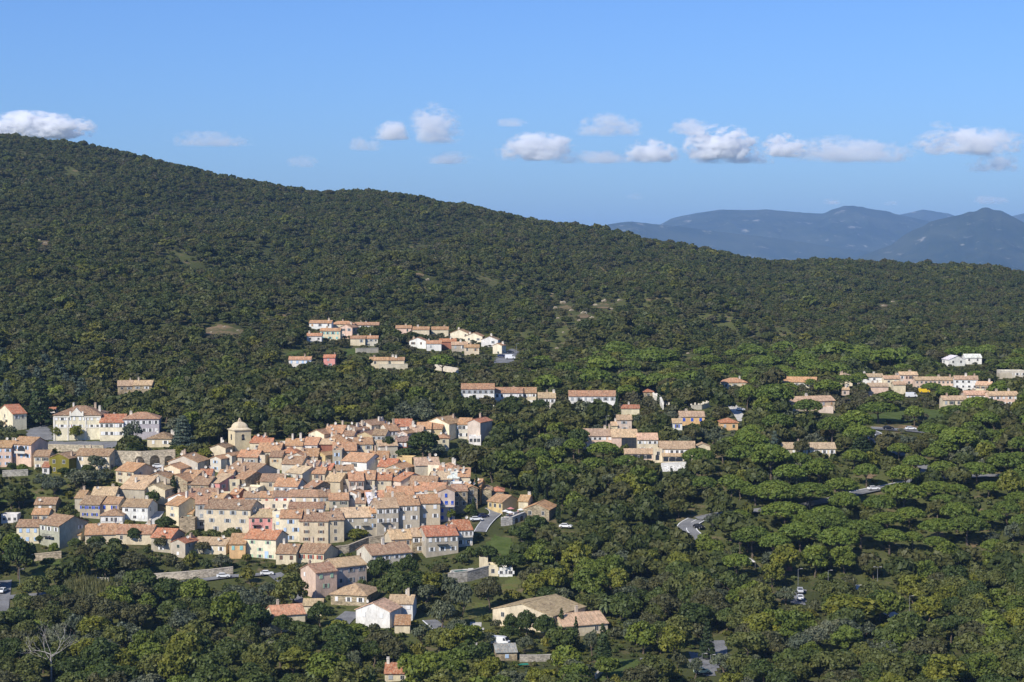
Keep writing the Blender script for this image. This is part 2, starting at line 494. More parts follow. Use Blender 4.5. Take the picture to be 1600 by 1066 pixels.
HR = random.Random(11)
def h(xl, xr, ye, yb, dep=8, yaw=0, roof='e', wall='cream', rc='orange', win=None, sh=None, lab=None, nm=None, ch=None, di=0, hm=4.6,
      name='house', into=None, cat='house', group=None, pd=1.0, closed=None, side=True, balc=None, door=False, pt=None):
    xm = (xl+xr)/2; yw = math.radians(yaw)
    x, Y, z = hit(xm, yb)
    if (yb-ye)*Y/F < hm:
        yb = ye + hm*F/Y; x, Y, z = hit(xm, yb); yb = max(yb, ye+hm*F/Y); x, Y, z = hit(xm, yb)
    u = x/Y
    if 645 < yb < 895 and 120 < xm < 770 and into is None and dep < 11: dep *= 1.14
    w = (xr-xl)*Y/F*(1.05 if into is None and 240 < xm < 760 else 1)/max(.3, (math.cos(yw) - u*math.sin(yw)))
    hh = (yb-ye)*Y/F
    nx, ny = -math.sin(yw), math.cos(yw)
    cx, cy = x + nx*dep/2, Y + ny*dep/2
    wl, rf, top = roof_parts(roof, w, dep, hh, t=pt or TAN)
    wl_ = HR.uniform(.92, 1.08); wc = tuple(c*wl_*HR.uniform(.985, 1.015) for c in WALL[wall]); rl_ = HR.uniform(.82, 1.18); rcol = tuple(c*rl_*HR.uniform(.93, 1.07) for c in ROOF[rc])
    if into is None:
        root = link(name, None, None, (cx, cy, z), yw); root.empty_display_size = 2
        base = root; off = Matrix.Identity(4)
    else:
        root = into
    def P(o):
        return o
    wm = M['stone'] if wall == 'stone' else (M['leaf'] if False else M['plaster'])
    loc = None; rz = None
    if into is not None:
        d0 = Vector((cx, cy, z)) - into.location; a0 = into.rotation_euler.z
        loc = Matrix.Rotation(-a0, 4, 'Z') @ d0; rz = yw - a0
    wo = wl.build('wall', wm, root, loc, rz, wc)
    if into is None:
        par = root
    else: par = wo
    ro = rf.build('roof', M['tiles'] if roof != 'f' else M['plaster'], root, loc, rz, rcol)
    near = yb > 762
    nw = 0
    if win != '':
        if win is None:
            fl = max(1, min(4, int(round(hh/2.75))))
            cnt = [max(1, int(w/3.3)) for _ in range(fl)]
            skip = .42
        else:
            cnt = [int(c) for c in str(win).split(',')]; fl = len(cnt); skip = 0
        zf = hh - .55
        step = min(2.9, max(2.2, hh/max(fl, 1)))
        wh0 = 1.25 if hh/fl > 2.4 else .95
        for i, n in enumerate(cnt):
            zz = zf - wh0 - i*step
            if zz < .15: zz = .15
            if win is None: zz = max(.15, zz + HR.uniform(-.3, .2))
            for k in range(n):
                if HR.random() < skip: continue
                xx = -w/2 + w*(k+.5)/n + HR.uniform(-.5, .5)*(skip > 0) + HR.uniform(-.12, .12)
                ww = HR.choice((.8, .9, 1.0)); wh = wh0 + (HR.choice((-.2, 0, .2)) if skip else 0)
                s = sh if sh is not None else HR.choice((None, None, None, 'w', 'y', 'n', 'y', 'o', 'd'))
                if s == '-': s = None
                cl = closed if closed is not None else HR.random() < .3
                if n*1.9 > w and not cl: s = None if win is None else s
                if par is root: window(root, xx, -dep/2, zz, 0, ww, wh, s, near, cl)
                else:
                    v = Matrix.Rotation(rz, 4, 'Z') @ Vector((xx, -dep/2, zz)) + Vector(loc); window(root, v.x, v.y, v.z, rz, ww, wh, s, near, cl)
                nw += 1
        if side and abs(yaw) > 6 and into is None and dep > 5:
            s_ = 1 if yaw < 0 else -1
            for i in range(fl):
                for k in range(2):
                    if HR.random() < .5: continue
                    zz = max(.2, zf - wh0 - i*step)
                    window(root, s_*w/2, (-.22 + .44*k)*dep, zz, math.radians(90*s_), .8, 1.1, HR.choice((None, 'w', 'n', 'y')), near, HR.random() < .4)
    if door and into is None:
        b = MB(); b.box(-.5, .5, -.06, .03, 0, 2.1); b.box(-.62, -.5, -.09, .03, 0, 2.2); b.box(.5, .62, -.09, .03, 0, 2.2); b.box(-.5, .5, -.09, .03, 2.1, 2.2)
        b.build('door', M['paint'], root, (HR.uniform(-.3, .3)*w, -dep/2, 0), 0, HR.choice((SHUT['n'], SHUT['l'], SHUT['y'])))
    for (fx, zz, bw) in (balc or []):
        b = MB(); b.box(-bw/2, bw/2, -1.1, -.001, 0, .15)
        for k in range(int(bw/.18)+1): b.box(-bw/2+k*.18-.015, -bw/2+k*.18+.015, -1.09, -1.06, .15, 1.0)
        b.box(-bw/2, bw/2, -1.1, -1.05, 1.0, 1.05); b.box(-bw/2, -bw/2+.04, -1.05, -.001, 1.0, 1.05); b.box(bw/2-.04, bw/2, -1.05, -.001, 1.0, 1.05)
        b.build('balcony', M['iron'] if wall in ('pink', 'greygreen', 'grey') else M['frame'], root, (fx*w, -dep/2, zz))
    if di == 0 and 240 < xm < 760 and 690 < yb < 880 and roof != 'f': di = HR.choice((0, 1, 1, 2))
    if ch is None: ch = HR.choice((0, 1, 1, 2)) if roof != 'f' else 0
    def ontop(xx, yy):
        if roof == 'e': return hh + (dep/2-abs(yy))*TAN
        if roof == 'g': return hh + (w/2-abs(xx))*TAN
        if roof == 's': return hh + (yy+dep/2)*TAN*.8
        if roof == 'h': return hh + min(w/2-abs(xx), dep/2-abs(yy))*TAN + .2
        return hh
    for k in range(ch):
        xx = HR.uniform(-.42, .42)*w; yy = HR.uniform(-.1, .35)*dep
        link('chimney', chimney_mesh(HR.randrange(3) if Y < 740 else 2), ro, (xx, yy, ontop(xx, yy)), HR.choice((0, 1.57)), HR.choice(((.6,.5,.38), (.72,.66,.56), (.5,.38,.28))))
    for k in range(di):
        xx = HR.uniform(-.4, .4)*w; yy = HR.uniform(-.45, .1)*dep
        link('satellite_dish', dish_mesh(), ro, (xx, yy, ontop(xx, yy)+.2), HR.uniform(-.5, .6), (.75,.74,.72))
    # bookkeeping
    _, ytop, _ = project(cx, cy, z+top)
    rec = dict(root=root, xl=xl, xr=xr, ye=ye, yb=yb, yt=min(ytop, ye-2), Y=cy, lab=lab, nm=nm, wall=wall, rc=rc, fl=max(1, int(round(hh/2.8))), roof=roof, cat=cat, group=group,
               w=w, hh=hh, dep=dep, ch=ch, di=di, cx=(xl+xr)/2, cyp=(ye+yb)/2, into=into, z=z, yaw=yaw)
    HOUSES.append(rec)
    FOOT.append((cx, cy, math.cos(yw), math.sin(yw), w/2+.5, dep/2+.5))
    ybv = min(yb, ye + max(8, (yb-ye)*.85))
    for a in np.linspace(xl, xr, max(2, int((xr-xl)/6)+1)):
        for b_ in np.arange(rec['yt'], ybv, 5.0):
            KEEP.append((a, b_, cy-dep*.3, len(HOUSES)))
    return root
# ---- left edge and the town hall terrace
h(-4,20,645,668,5.6,-52,'g','paleyellow','red',lab='pale yellow villa with red roof and balconies at the left edge',nm='the red-roofed yellow villa',ch=1,balc=[(.1,3,2)],win='1,1')
h(76,86,641,647,4,0,'e','white','red',win='',lab='tiny white hut with red roof in the trees above the town hall',ch=0,hm=2.5)
TH = h(84,158,649,688,14,0,'h','paleyellow','brown',win='8,8',sh='w',lab='cream town hall with white pediment, long wings and brown hipped roof',nm='the town hall',ch=3,name='town_hall',cat='town hall')
h(156,193,660,689,12,0,'e','paleyellow','red',win='5,5',sh='w',into=TH,ch=1)
h(192,249,655,687,10,6,'h','lilac','orange',win='6,6',sh='w',into=TH,ch=1,side=False)  # shade of this wing's right side is put into its grey-lilac wall colour
h(231,267,686,699,9,-6,'h','cream','brown',hm=2.6,win='2',sh='w',lab='low cream outbuilding with brown hipped roof right of the town hall',nm='the low outbuilding by the town hall')
h(-6,18,699,730,9,0,'e','salmon','orange',win='2,2,2',sh='l',lab='salmon house with light blue shutters at the left edge',nm='the salmon house with light blue shutters',di=1)
h(18,49,694,728,10,-22,'e','salmon','orange',win='2,3',sh='l',lab='salmon house with a round gallery opening under a brown gable',nm='the salmon house with the round opening',di=1)
h(53,77,713,726,8,0,'e','cream','brown',lab='low cream house squeezed between salmon house and ivy house',win='2,2')
h(77,108,716,741,8,-20,'g','ivy','brown',win='2,2',sh='-',lab='gabled house covered in yellowing ivy below the town hall wall',nm='the ivy covered house')
h(117,171,712,736,8,-10,'e','cream','brown',win='3,2',sh='w',lab='long cream house with brown roof right of the ivy covered house',ch=2)
h(66,77,730,738,4,0,'s','white','red',hm=2.5,win='1',sh='-',lab='tiny white lean-to with red roof left of the ivy house')
h(181,209,736,754,11,-35,'e','cream','orange',win='2,2',sh='n',lab='cream gabled house with orange roof and brown shutters under the arched wall',nm='the gabled house under the arched wall')
h(264,308,722,741,11,-12,'g','palegrey','orange',win='1,1',sh='-',lab='broad pale grey gable with green shutter beside the village car park',nm='the broad grey gable')
h(252,281,733,741,7,-15,'g','cream','orange',win='1',lab='small cream gable standing in front of the broad grey gable')
h(225,265,748,768,8,-5,'g','grey','orange',win='',ch=1,lab='large blank grey gable wall left of the dark cypress',nm='the blank grey gable')
h(187,226,764,783,9,-15,'s','grey','tan',win='',lab='grey shell of a building with sloping tan roof')
h(222,258,765,778,7,-15,'g','cream','tan',win='1')
h(143,180,774,784,9,0,'e','cream','tan',di=1)
h(117,130,778,799,8,-10,'e','grey','orange')
h(125,156,788,806,9,-10,'e','grey','brown',win='3,2',sh='b',lab='grey house with vivid blue shutters among the lower left gardens',nm='the grey house with blue shutters')
h(156,186,787,797,7,-10,'e','cream','brown',win='2',sh='b')
h(191,231,792,813,8,-10,'e','white','brown',win='3,3',sh='w',lab='white house with white shutters above a brown creeper',nm='the white house above the brown creeper')
h(157,192,806,815,9,0,'h','white','brown',hm=3,win='5',sh='w',lab='low white house with brown hipped roof and a row of shutters')
h(54,87,788,799,8,0,'e','stone','brown',hm=3,win='2',sh='w',di=1,lab='low stone house with brown roof by the green garden',nm='the low stone house')
h(50,76,804,815,7,0,'e','cream','orange',hm=3.5,win='2',ch=0)
h(2,27,806,815,5,0,'f','white','grey',hm=2.4,win='3',sh='-',lab='low white shed with dark openings at the left edge',name='shed',cat='shed')
h(26,61,823,850,8,0,'e','paleyellow','brown',win='3,3',sh='l',lab='pale yellow house with light blue shutters at lower left',nm='the pale yellow house with light blue shutters',closed=True,ch=0)
h(62,93,820,855,12,-36,'e','greygreen','brown',win='3,1',sh='w',lab='tall grey-green house with balcony and huge blank side wall',nm='the grey-green house with balcony',ch=0,balc=[(0,3.2,4.5)])
h(107,126,836,842,5,0,'s','cream','orange',hm=2.5,win='')
h(133,186,835,845,12,10,'e','cream','orange',hm=3.2,di=2,lab='long low house with broad orange roof and white dishes',nm='the long low orange roof')
h(181,237,834,846,9,-5,'e','cream','orange',hm=3.5,ch=2)
h(237,267,840,860,9,-15,'e','grey','red',win='2,1',di=1,lab='grey house with red roof and outside stair, lower left',nm='the grey house with outside stair')
h(268,289,848,864,7,-25,'g','grey','red',win='1,1',lab='small grey annexe with red roof at the foot of the village')
h(304,352,851,863,7,-12,'e','cream','tan',hm=3,win='3',sh='w',closed=False,lab='low cream cottage with tan roof and open white shutters',nm='the low cream cottage',ch=1)
h(359,383,850,868,6,0,'s','peach','orange',win='2',sh='t',closed=True,lab='bright peach house with teal shutters',nm='the peach house',ch=0)
h(383,430,842,872,9,-15,'e','paleyellow','red',win='2,1,3',sh='g',closed=False,lab='cream house with light green shutters and a red roof',nm='the house with green shutters',ch=1,door=True)
h(432,462,865,874,9,-8,'e','cream','brown',hm=3.5,win='2',sh='n',di=1)
h(466,505,864,876,9,-20,'e','cream','brown',hm=3.5,win='3',sh='r',lab='low cream house with brown roof and red awning below the curved house')
# ---- lower right front
h(494,526,893,933,9,35,'e','salmon','brown',win='2,1',sh='g',ch=1,lab='tall salmon house corner at the foot of the village, brown roof',nm='the tall salmon house',side=True)
h(526,572,884,915,9,35,'e','palepink','tan',win='3,3',sh='y',lab='pale pink house with tan roof joined to the tall salmon house',nm='the pale pink terrace house',ch=0)
h(518,572,930,946,12,-15,'h','stone','tan',hm=3,win='3',sh='w',lab='stone house with tan hipped roof behind the white villa',nm='the stone house with hipped roof')
h(557,608,954,975,8,-20,'g','white','tan',win='2',sh='w',lab='white villa wing with a broad gable and straw roof',nm='the white villa',closed=True,ch=0,di=1)
h(608,644,943,963,8,-5,'e','white','tan',win='3,3',sh='w',lab='white villa block with two chimneys and tan roof',ch=2,closed=True)
h(428,476,960,985,9,20,'e','cream','orange',ch=1,lab='cream house half hidden by bushes below the tall salmon house',nm='the half hidden cream house')
h(474,503,946,954,6,0,'e','cream','tan',hm=3,win='1',ch=0)
h(617,640,976,981,5,0,'s','cream','orange',hm=2.4,win='',ch=0,lab='low orange lean-to roof in front of the white villa')
h(602,636,1052,1058,8,0,'e','cream','red',hm=2.0,win='2',lab='red roof with chimney poking out of trees at the bottom edge',nm='the red roof at the bottom edge',ch=1)
h(769,863,957,975,17,-34,'g','cream','tan',win='3',sh='-',pt=.24,lab='large villa with a vast mottled tan roof',nm='the large tan-roofed villa',ch=0,name='villa',cat='villa')
h(880,950,976,991,11,22,'e','cream','tan',win='2',sh='-',lab='lower wing of mottled tan roof beside the large villa',ch=1,hm=3,name='villa',cat='villa')
h(762,779,886,899,6,0,'f','cream','cream',hm=2.8,win='1',sh='-',lab='cream flat-roofed pool house with two bays',nm='the pool house',name='pool_house',cat='pool house')
h(749,762,873,886,4,0,'f','cream','cream',hm=2.6,win='',lab='small cream cube beside the pool house',name='pool_house',cat='pool house')
h(780,801,889,899,5,0,'f','white','white',hm=2.4,win='3',sh='w',lab='white garage with pale doors right of the pool house',name='garage',cat='garage')
h(775,808,1019,1030,4,8,'s','stone','grey',hm=2.2,win='1',sh='l',lab='stone shed with grey sheet roof near the bottom edge',name='shed',cat='shed',ch=0)
# ---- front ranks of the old village
h(260,279,789,819,9,-38,'e','cream','orange',win='1,1,1',sh='y',lab='tall narrow cream house at the left end of the old village',nm='the tall narrow cream house')
h(287,300,803,813,4,-10,'e','cream','orange',hm=3,win='1',sh='t',closed=True,ch=0,lab='little cream house with teal door on a rocky base')
h(281,304,812,827,4,0,'f','stone','brown',win='',lab='rough stone base wall under the little teal-doored house',name='stone_terrace',cat='terrace')
h(306,324,787,826,10,8,'e','palegrey','orange',win='1,1,1',sh='y',balc=[(0,3,2.4)],lab='tall narrow grey house with iron balcony left of the big cream house')
h(321,390,795,833,11,-12,'e','cream','brown',win='4,3,2',sh='y',lab='big cream house with brown roof and roof terraces',nm='the big cream house',ch=0,closed=False)
h(390,426,808,835,8,0,'e','pink','tan',win='3,2,3',sh='d',closed=True,lab='bright pink house with dark windows and iron balcony',nm='the bright pink house',balc=[(-.18,2.9,2.6)],ch=0)
h(396,420,797,806,4,0,'f','pink','pink',hm=3,win='',lab='pink roof terrace parapet above the bright pink house',name='roof_terrace',cat='terrace')
h(426,441,801,835,7,0,'f','paleyellow','cream',win='1,1,1',sh='l',closed=True,lab='slim cream house right of the bright pink house')
h(438,470,809,847,8,0,'e','paleyellow','orange',win='1,2,1',sh='l',lab='cream house with light blue shutters left of the curved house',nm='the cream house with light blue shutters',ch=0)
h(469,512,814,849,8,-4,'e','ochre','brown',win='2,2,2',sh='n',lab='curved cream house with brown roof and arched wall',nm='the curved house',closed=False,ch=1)
h(511,537,812,848,8,16,'e','ochre','brown',win='1,1,1',sh='-',lab='right half of the curved facade beside the dark archway')
h(537,582,808,840,10,12,'e','grey','yellow',win='2,1,1',sh='w',lab='grey-brown house with straw yellow roof above the autumn bush',nm='the straw-roofed grey house',ch=0,balc=[(.25,3.6,2.4)])
h(581,590,801,838,6,12,'e','grey','orange',win='1,1',sh='l')
h(590,622,793,838,10,15,'e','grey','tan',win='3,3,1',sh='w',lab='tall grey facade with white shutters and dark awning',nm='the tall grey facade',balc=[(-.1,4.2,3)],ch=0)
h(622,655,789,831,10,12,'e','grey','orange',win='3,2,1',sh='w',lab='tall brown-grey facade with enclosed upper balcony',ch=0)
h(656,687,786,823,9,8,'e','ochre','orange',win='2,2',sh='w',di=2,lab='ochre facade with white shutters left of the blue-shuttered house')
h(685,710,768,815,8,5,'g','palepink','orange',win='1,3,2,2',sh='b',closed=True,lab='pale pink gabled house with bright blue shutters and balcony',nm='the blue-shuttered house',balc=[(0,4.9,5)],ch=0)
h(612,645,842,858,9,15,'e','ochre','yellow',di=2,win='2',lab='house with pale straw roof below the tall grey facade')
h(645,667,838,864,8,10,'e','stone','tan',win='2,1',sh='w')
h(667,715,837,868,10,17,'e','grey','red',win='4,3',sh='w',lab='long house with bright red roof and dark awning',nm='the long red-roofed house',di=1,ch=1,balc=[(.0,3.4,3.5)])
h(714,738,828,854,10,15,'e','palegrey','red',win='4,2',sh='w',lab='red-roofed house with white balcony at the end of the row',balc=[(0,3,5)],ch=0)
h(582,643,865,887,10,28,'e','palegrey','brown',win='4,3',sh='w',lab='long red-brown roofed house with blank cream gable',nm='the long red-brown roof',ch=1)
h(297,337,776,783,9,0,'e','grey','brown',di=1)
h(337,357,774,784,6,0,'f','cream','cream',win='1',sh='-')
h(360,372,772,781,6,-20,'e','brick','orange',win='')
h(263,296,780,788,8,-30,'g','white','orange',ch=2)
h(300,322,788,795,7,-5,'e','grey','orange')
h(322,346,781,790,7,-20,'e','cream','orange')
h(381,407,777,785,6,0,'e','white','brown',win='4',sh='-')
h(407,427,777,785,6,0,'e','cream','orange',win='1',sh='r')
h(427,451,776,786,6,0,'e','white','brown',win='2',sh='r',closed=True,lab='white house with dark red shutters under a brown roof')
h(403,452,785,799,6,0,'f','paleyellow','cream',win='3',sh='-',lab='long blank cream wall block above the bright pink house')
h(452,500,776,788,7,-3,'e','cream','brown',win='3',sh='w')
h(498,516,776,794,7,8,'e','ochre','brown',win='2,1',sh='y')
h(452,504,794,803,6,0,'e','white','brown',win='3',sh='w')
h(515,544,781,801,7,5,'e','grey','orange',win='2,1',sh='d',di=1)
h(540,557,772,783,6,-20,'g','white','orange')
h(556,571,786,793,5,0,'e','cream','brown')
h(517,533,803,809,5,0,'e','cream','brown',win='')
h(572,600,777,786,7,8,'e','stone','orange')
h(576,590,787,800,7,10,'s','white','white',win='',lab='narrow white mono-pitch house beside the tall grey facade')
h(607,646,773,783,9,8,'e','white','orange',di=1)
h(646,662,768,782,6,0,'s','white','orange')
# ---- tower quarter
h(329,352,700,707,7,-12,'g','cream','brown',win='',lab='cream church nave with brown roof left of the bell tower',ch=1,name='church_nave',cat='church')
h(329,345,717,729,7,-25,'g','palegrey','orange',win='1,1',sh='l',lab='small pale grey gable with light blue door below the bell tower')
h(350,362,712,728,8,-35,'g','palegrey','orange',win='1,1')
h(372,402,714,724,8,-10,'e','grey','orange',di=1)
h(352,396,737,747,12,-35,'e','palegrey','brown',di=2,ch=2,lab='grey house with long sloping brown roof and white dishes')
h(393,414,713,725,5,-5,'f','cream','cream',win='1',sh='w')
h(366,383,748,758,9,-40,'e','stone','orange',di=1)
h(312,330,743,752,7,0,'e','white','red',win='2',sh='w')
h(340,361,744,753,7,-10,'e','white','orange',di=2)
h(326,343,754,767,6,-35,'s','pink','tan',win='1',sh='w',lab='small pink house with straw roof in the middle of the roofs',nm='the small pink house',ch=0)
h(356,374,751,765,6,0,'f','cream','cream',win='1',sh='-')
h(371,402,764,777,7,-10,'f','paleyellow','cream',win='',di=2,lab='cream house with roof terrace left of the village centre')
h(382,402,753,764,5,-10,'e','paleyellow','brown',hm=2.6,win='2',sh='-',lab='open cream roof pavilion on the terrace house',name='roof_pavilion',cat='pavilion',ch=0)
h(407,439,752,767,8,-5,'e','ochre','brown',win='1')
h(280,303,747,754,9,-25,'e','cream','orange')
h(258,292,751,758,12,-30,'g','stone','orange')
h(288,325,757,764,9,-15,'e','stone','brown',win='2')
h(391,409,692,699,8,-15,'e','cream','red')
h(408,425,694,701,7,0,'e','cream','red',di=1)
h(402,436,706,713,12,-5,'e','grey','orange',di=2)
h(436,452,694,703,6,0,'f','palegrey','grey',win='1',sh='-')
h(446,472,696,704,8,0,'e','cream','orange')
h(439,464,708,719,9,0,'h','grey','red',win='2',sh='-',lab='grey house with red pyramid roof right of the bell tower',nm='the red pyramid roof')
h(422,440,714,725,7,-5,'e','cream','brown')
h(450,478,714,723,8,-15,'g','palegrey','orange',win='1')
h(472,496,713,727,9,0,'e','ochre','orange')
h(496,508,711,729,9,-45,'g','yellow','orange',win='1,1',sh='-',lab='bright yellow corner house with orange roof in the village centre',nm='the bright yellow house')
h(520,534,705,733,6,0,'f','grey','grey',win='1,1',sh='l',lab='tall plain grey block right of the bright yellow house')
h(521,556,704,717,11,5,'e','grey','orange',win='2')
h(471,495,695,705,9,-8,'e','white','orange',win='2',sh='w')
h(496,521,694,704,6,0,'e','brick','tan',win='',lab='open timber roof loggia with tan tiles',ch=0)
h(503,545,691,701,12,-5,'h','cream','orange',ch=2)
h(483,506,678,689,12,-30,'g','paleyellow','orange',ch=2,lab='pale yellow gable at the top of the old village',nm='the top yellow gable')
h(506,534,677,688,10,-12,'e','cream','orange')
h(530,552,672,683,9,-35,'g','white','brown',ch=2,win='1,1')
h(535,552,681,689,6,-10,'e','white','brown')
h(557,580,664,676,9,-35,'g','palegrey','brown',ch=2,lab='pale gable with two chimneys at the upper edge of the village')
h(555,582,694,706,8,8,'e','cream','orange',win='2',sh='y')
h(556,583,681,694,8,-20,'g','mustard','brown',win='',lab='mustard gable beside a white three storey front',ch=1)
h(582,602,680,708,7,-10,'e','palegrey','brown',win='3,3,2',sh='y',lab='three storey pale grey house with brown roof',nm='the three storey pale grey house',ch=0)
h(535,572,721,737,10,-28,'e','white','orange',win='1',lab='white house with wide mottled roof and grey gable',nm='the white house with grey gable',ch=1)
h(441,471,725,745,9,-10,'e','palegrey','brown',win='',lab='blank pale grey house above a dark green garden',nm='the blank pale grey house')
h(448,472,739,750,8,-38,'e','palegrey','tan',win='2',sh='y')
h(429,464,760,770,9,-10,'e','white','orange',win='3',sh='y',di=1)
h(477,496,728,736,6,-10,'e','white','brown')
h(488,507,740,749,7,-5,'e','cream','orange')
h(500,517,734,742,7,-10,'e','cream','red')
h(475,490,762,773,8,-40,'e','stone','orange',win='1',sh='w')
h(508,531,752,776,9,-15,'e','ochre','tan',win='',ch=2,lab='blank stained ochre wall house with tan roof')
h(531,546,751,770,6,0,'f','grey','grey',win='1,2',sh='-')
h(546,568,751,778,11,8,'e','palepink','orange',win='2,2',sh='n',closed=False,lab='pale pink house with brown shutters in the village centre',nm='the pale pink centre house')
h(568,585,749,773,11,0,'e','cream','orange',win='1,1',sh='n')
h(584,611,750,764,8,0,'e','cream','red')
h(603,620,742,750,6,-10,'e','white','orange')
h(591,617,729,738,9,-10,'e','cream','red')
h(603,627,732,742,8,-25,'g','grey','orange')
h(612,626,751,762,10,-50,'e','palepink','red',win='',lab='long red roof with slanting pale pink end wall')
h(578,606,717,726,9,0,'e','cream','orange',ch=3)
h(620,643,717,731,6,-10,'f','yellow','yellow',win='1',sh='l',lab='yellow flat-topped house at the right of the village',nm='the yellow flat-topped house')
h(650,686,727,742,9,8,'e','grey','tan',di=3)
h(684,714,734,746,10,-5,'h','grey','orange',lab='grey house with orange hipped roof on the wooded right edge')
h(669,687,729,743,6,-10,'f','paleyellow','cream',win='1',ch=0)
h(687,706,738,746,7,0,'e','cream','orange')
h(678,705,749,759,9,10,'e','grey','yellow',win='4',sh='n',lab='house with bright straw yellow roof near the right edge',nm='the straw yellow roof')
h(640,680,760,767,13,-5,'e','cream','brown',ch=2)
h(660,694,766,776,8,-5,'e','cream','orange')
h(704,726,758,769,6,0,'f','white','white',win='1',sh='w',lab='white roof terrace box behind the blue-shuttered house')
h(708,730,767,803,7,8,'e','stone','brown',win='2,2',sh='-',lab='tall dark stone house hung with creeper right of the blue shutters',ch=0)
h(729,746,763,797,8,15,'g','stone','orange',win='1,2',sh='-')
h(740,751,760,789,8,-8,'e','orange','orange',win='1,1',sh='-',lab='narrow bright orange end house above the road bend',nm='the bright orange end house',ch=0)
h(700,717,747,758,6,0,'s','palepink','white',win='1',sh='l')
h(716,734,745,754,6,0,'s','cream','orange',win='')
# ---- upper right rank
h(607,624,673,687,9,25,'e','palegrey','orange',win='3,2',sh='w')
h(615,643,666,673,9,3,'e','white','red',ch=1,lab='white house with clean red roof at the upper edge')
h(622,636,677,698,7,-30,'g','palepink','orange',win='1,1')
h(618,636,690,702,6,0,'e','brick','dark',win='3',sh='w',closed=True,lab='small brick-red front with white shutters and dark roof',nm='the small brick-red front')
h(640,660,675,682,8,0,'e','white','tan')
h(652,673,670,677,8,0,'e','cream','orange')
h(673,690,670,681,8,-10,'e','mustard','orange')
h(664,701,662,685,11,-28,'g','paleyellow','orange',win='',ch=1,lab='large blank cream gable at the upper right of the village',nm='the large blank cream gable')
h(716,734,663,686,8,-8,'e','palegrey','orange',win='3,2',sh='w',lab='pale grey house between the cream gable and the pink-grey gable',ch=0)
h(731,750,660,690,9,-25,'g','palepink','red',win='',lab='pink-grey gabled house with red roof at the village end',nm='the red-roofed end gable',ch=1)
h(684,701,685,692,7,0,'h','cream','orange')
h(733,751,683,695,4,0,'f','white','white',hm=3,win='3',sh='-',lab='white terrace with railings below the pink-grey gable',name='terrace',cat='terrace')
# ---- restaurant bend
h(753,768,766,777,8,0,'g','stone','tan',win='',ch=0)
h(768,787,768,776,7,0,'h','stone','red',hm=3,win='2',sh='-',lab='stone house with small red hipped roof above the restaurant')
h(762,785,784,794,9,-40,'e','yellow','orange',hm=3.5,win='3',sh='-',lab='restaurant with yellow front and rough stone gable',nm='the yellow restaurant',ch=0,name='restaurant',cat='restaurant')
h(810,825,783,790,7,-15,'e','cream','orange',hm=3)
h(818,858,796,808,11,-15,'g','stone','orange',hm=3.5,win='2',sh='-',lab='stone chapel-like house with oval window by the cypresses',nm='the stone gable by the cypresses',ch=0)
# ---- hamlet on the slope
HG = 'houses of the upper hamlet'
def hh_(*a, **k): k.setdefault('hm', 3.8); a = a[:4]+(a[4]*.78,)+a[5:]; k.setdefault('group', HG); k.setdefault('ch', 1); return h(*a, **k)
hh_(484,517,505,512,8,-5,'e','white','orange',lab='white house at the top left of the upper hamlet',nm='the top left hamlet house')
hh_(518,553,507,512,9,0,'h','cream','orange',win='')
hh_(555,591,508,520,8,0,'e','grey','orange',win='5,4',sh='w',lab='long grey two storey block in the upper hamlet',ch=2)
hh_(501,531,517,532,7,-5,'e','cream','orange',win='4,3',sh='t')
hh_(480,502,525,533,7,0,'e','white','orange')
hh_(531,550,512,529,9,-25,'g','salmon','orange')
hh_(548,570,529,538,7,0,'e','cream','orange'); hh_(570,590,529,541,7,0,'e','palegrey','orange',win='3,2')
hh_(452,485,562,570,7,0,'e','white','orange',win='4',sh='l',lab='white hamlet house with light blue shutters on the grass',nm='the white hamlet house with blue shutters')
hh_(506,523,559,573,7,0,'e','pink','red',lab='pink hamlet house among dark trees')
hh_(578,606,563,572,7,0,'e','cream','orange'); hh_(604,631,563,571,7,0,'e','cream','orange',ch=2)
hh_(619,642,513,523,8,0,'e','salmon','orange'); hh_(645,670,515,519,8,0,'e','cream','orange',win=''); hh_(675,700,515,521,8,0,'e','cream','orange')
hh_(640,665,533,541,8,-10,'g','white','orange'); hh_(667,689,537,543,8,0,'e','white','orange')
hh_(687,712,534,542,8,0,'e','brick','red',lab='brick-red hamlet house between two white ones')
hh_(704,731,521,530,8,-15,'g','paleyellow','orange'); hh_(727,753,526,536,8,-15,'g','paleyellow','orange')
hh_(752,778,531,537,8,-10,'g','white','orange'); hh_(706,730,539,548,8,0,'e','grey','tan'); hh_(770,784,540,553,8,-20,'g','paleyellow','orange',lab='pale yellow hamlet house beside the car park',nm='the hamlet house by the car park')
hh_(726,748,543,549,7,0,'e','cream','orange')
h(184,208,603,615,9,10,'e','stone','tan',lab='stone villa with tan roof alone on the wooded left slope',nm='the lone stone villa',win='2,1',hm=4); h(208,237,602,613,8,0,'e','stone','tan',lab='right wing of the lone stone villa on the wooded slope',win='2,2')
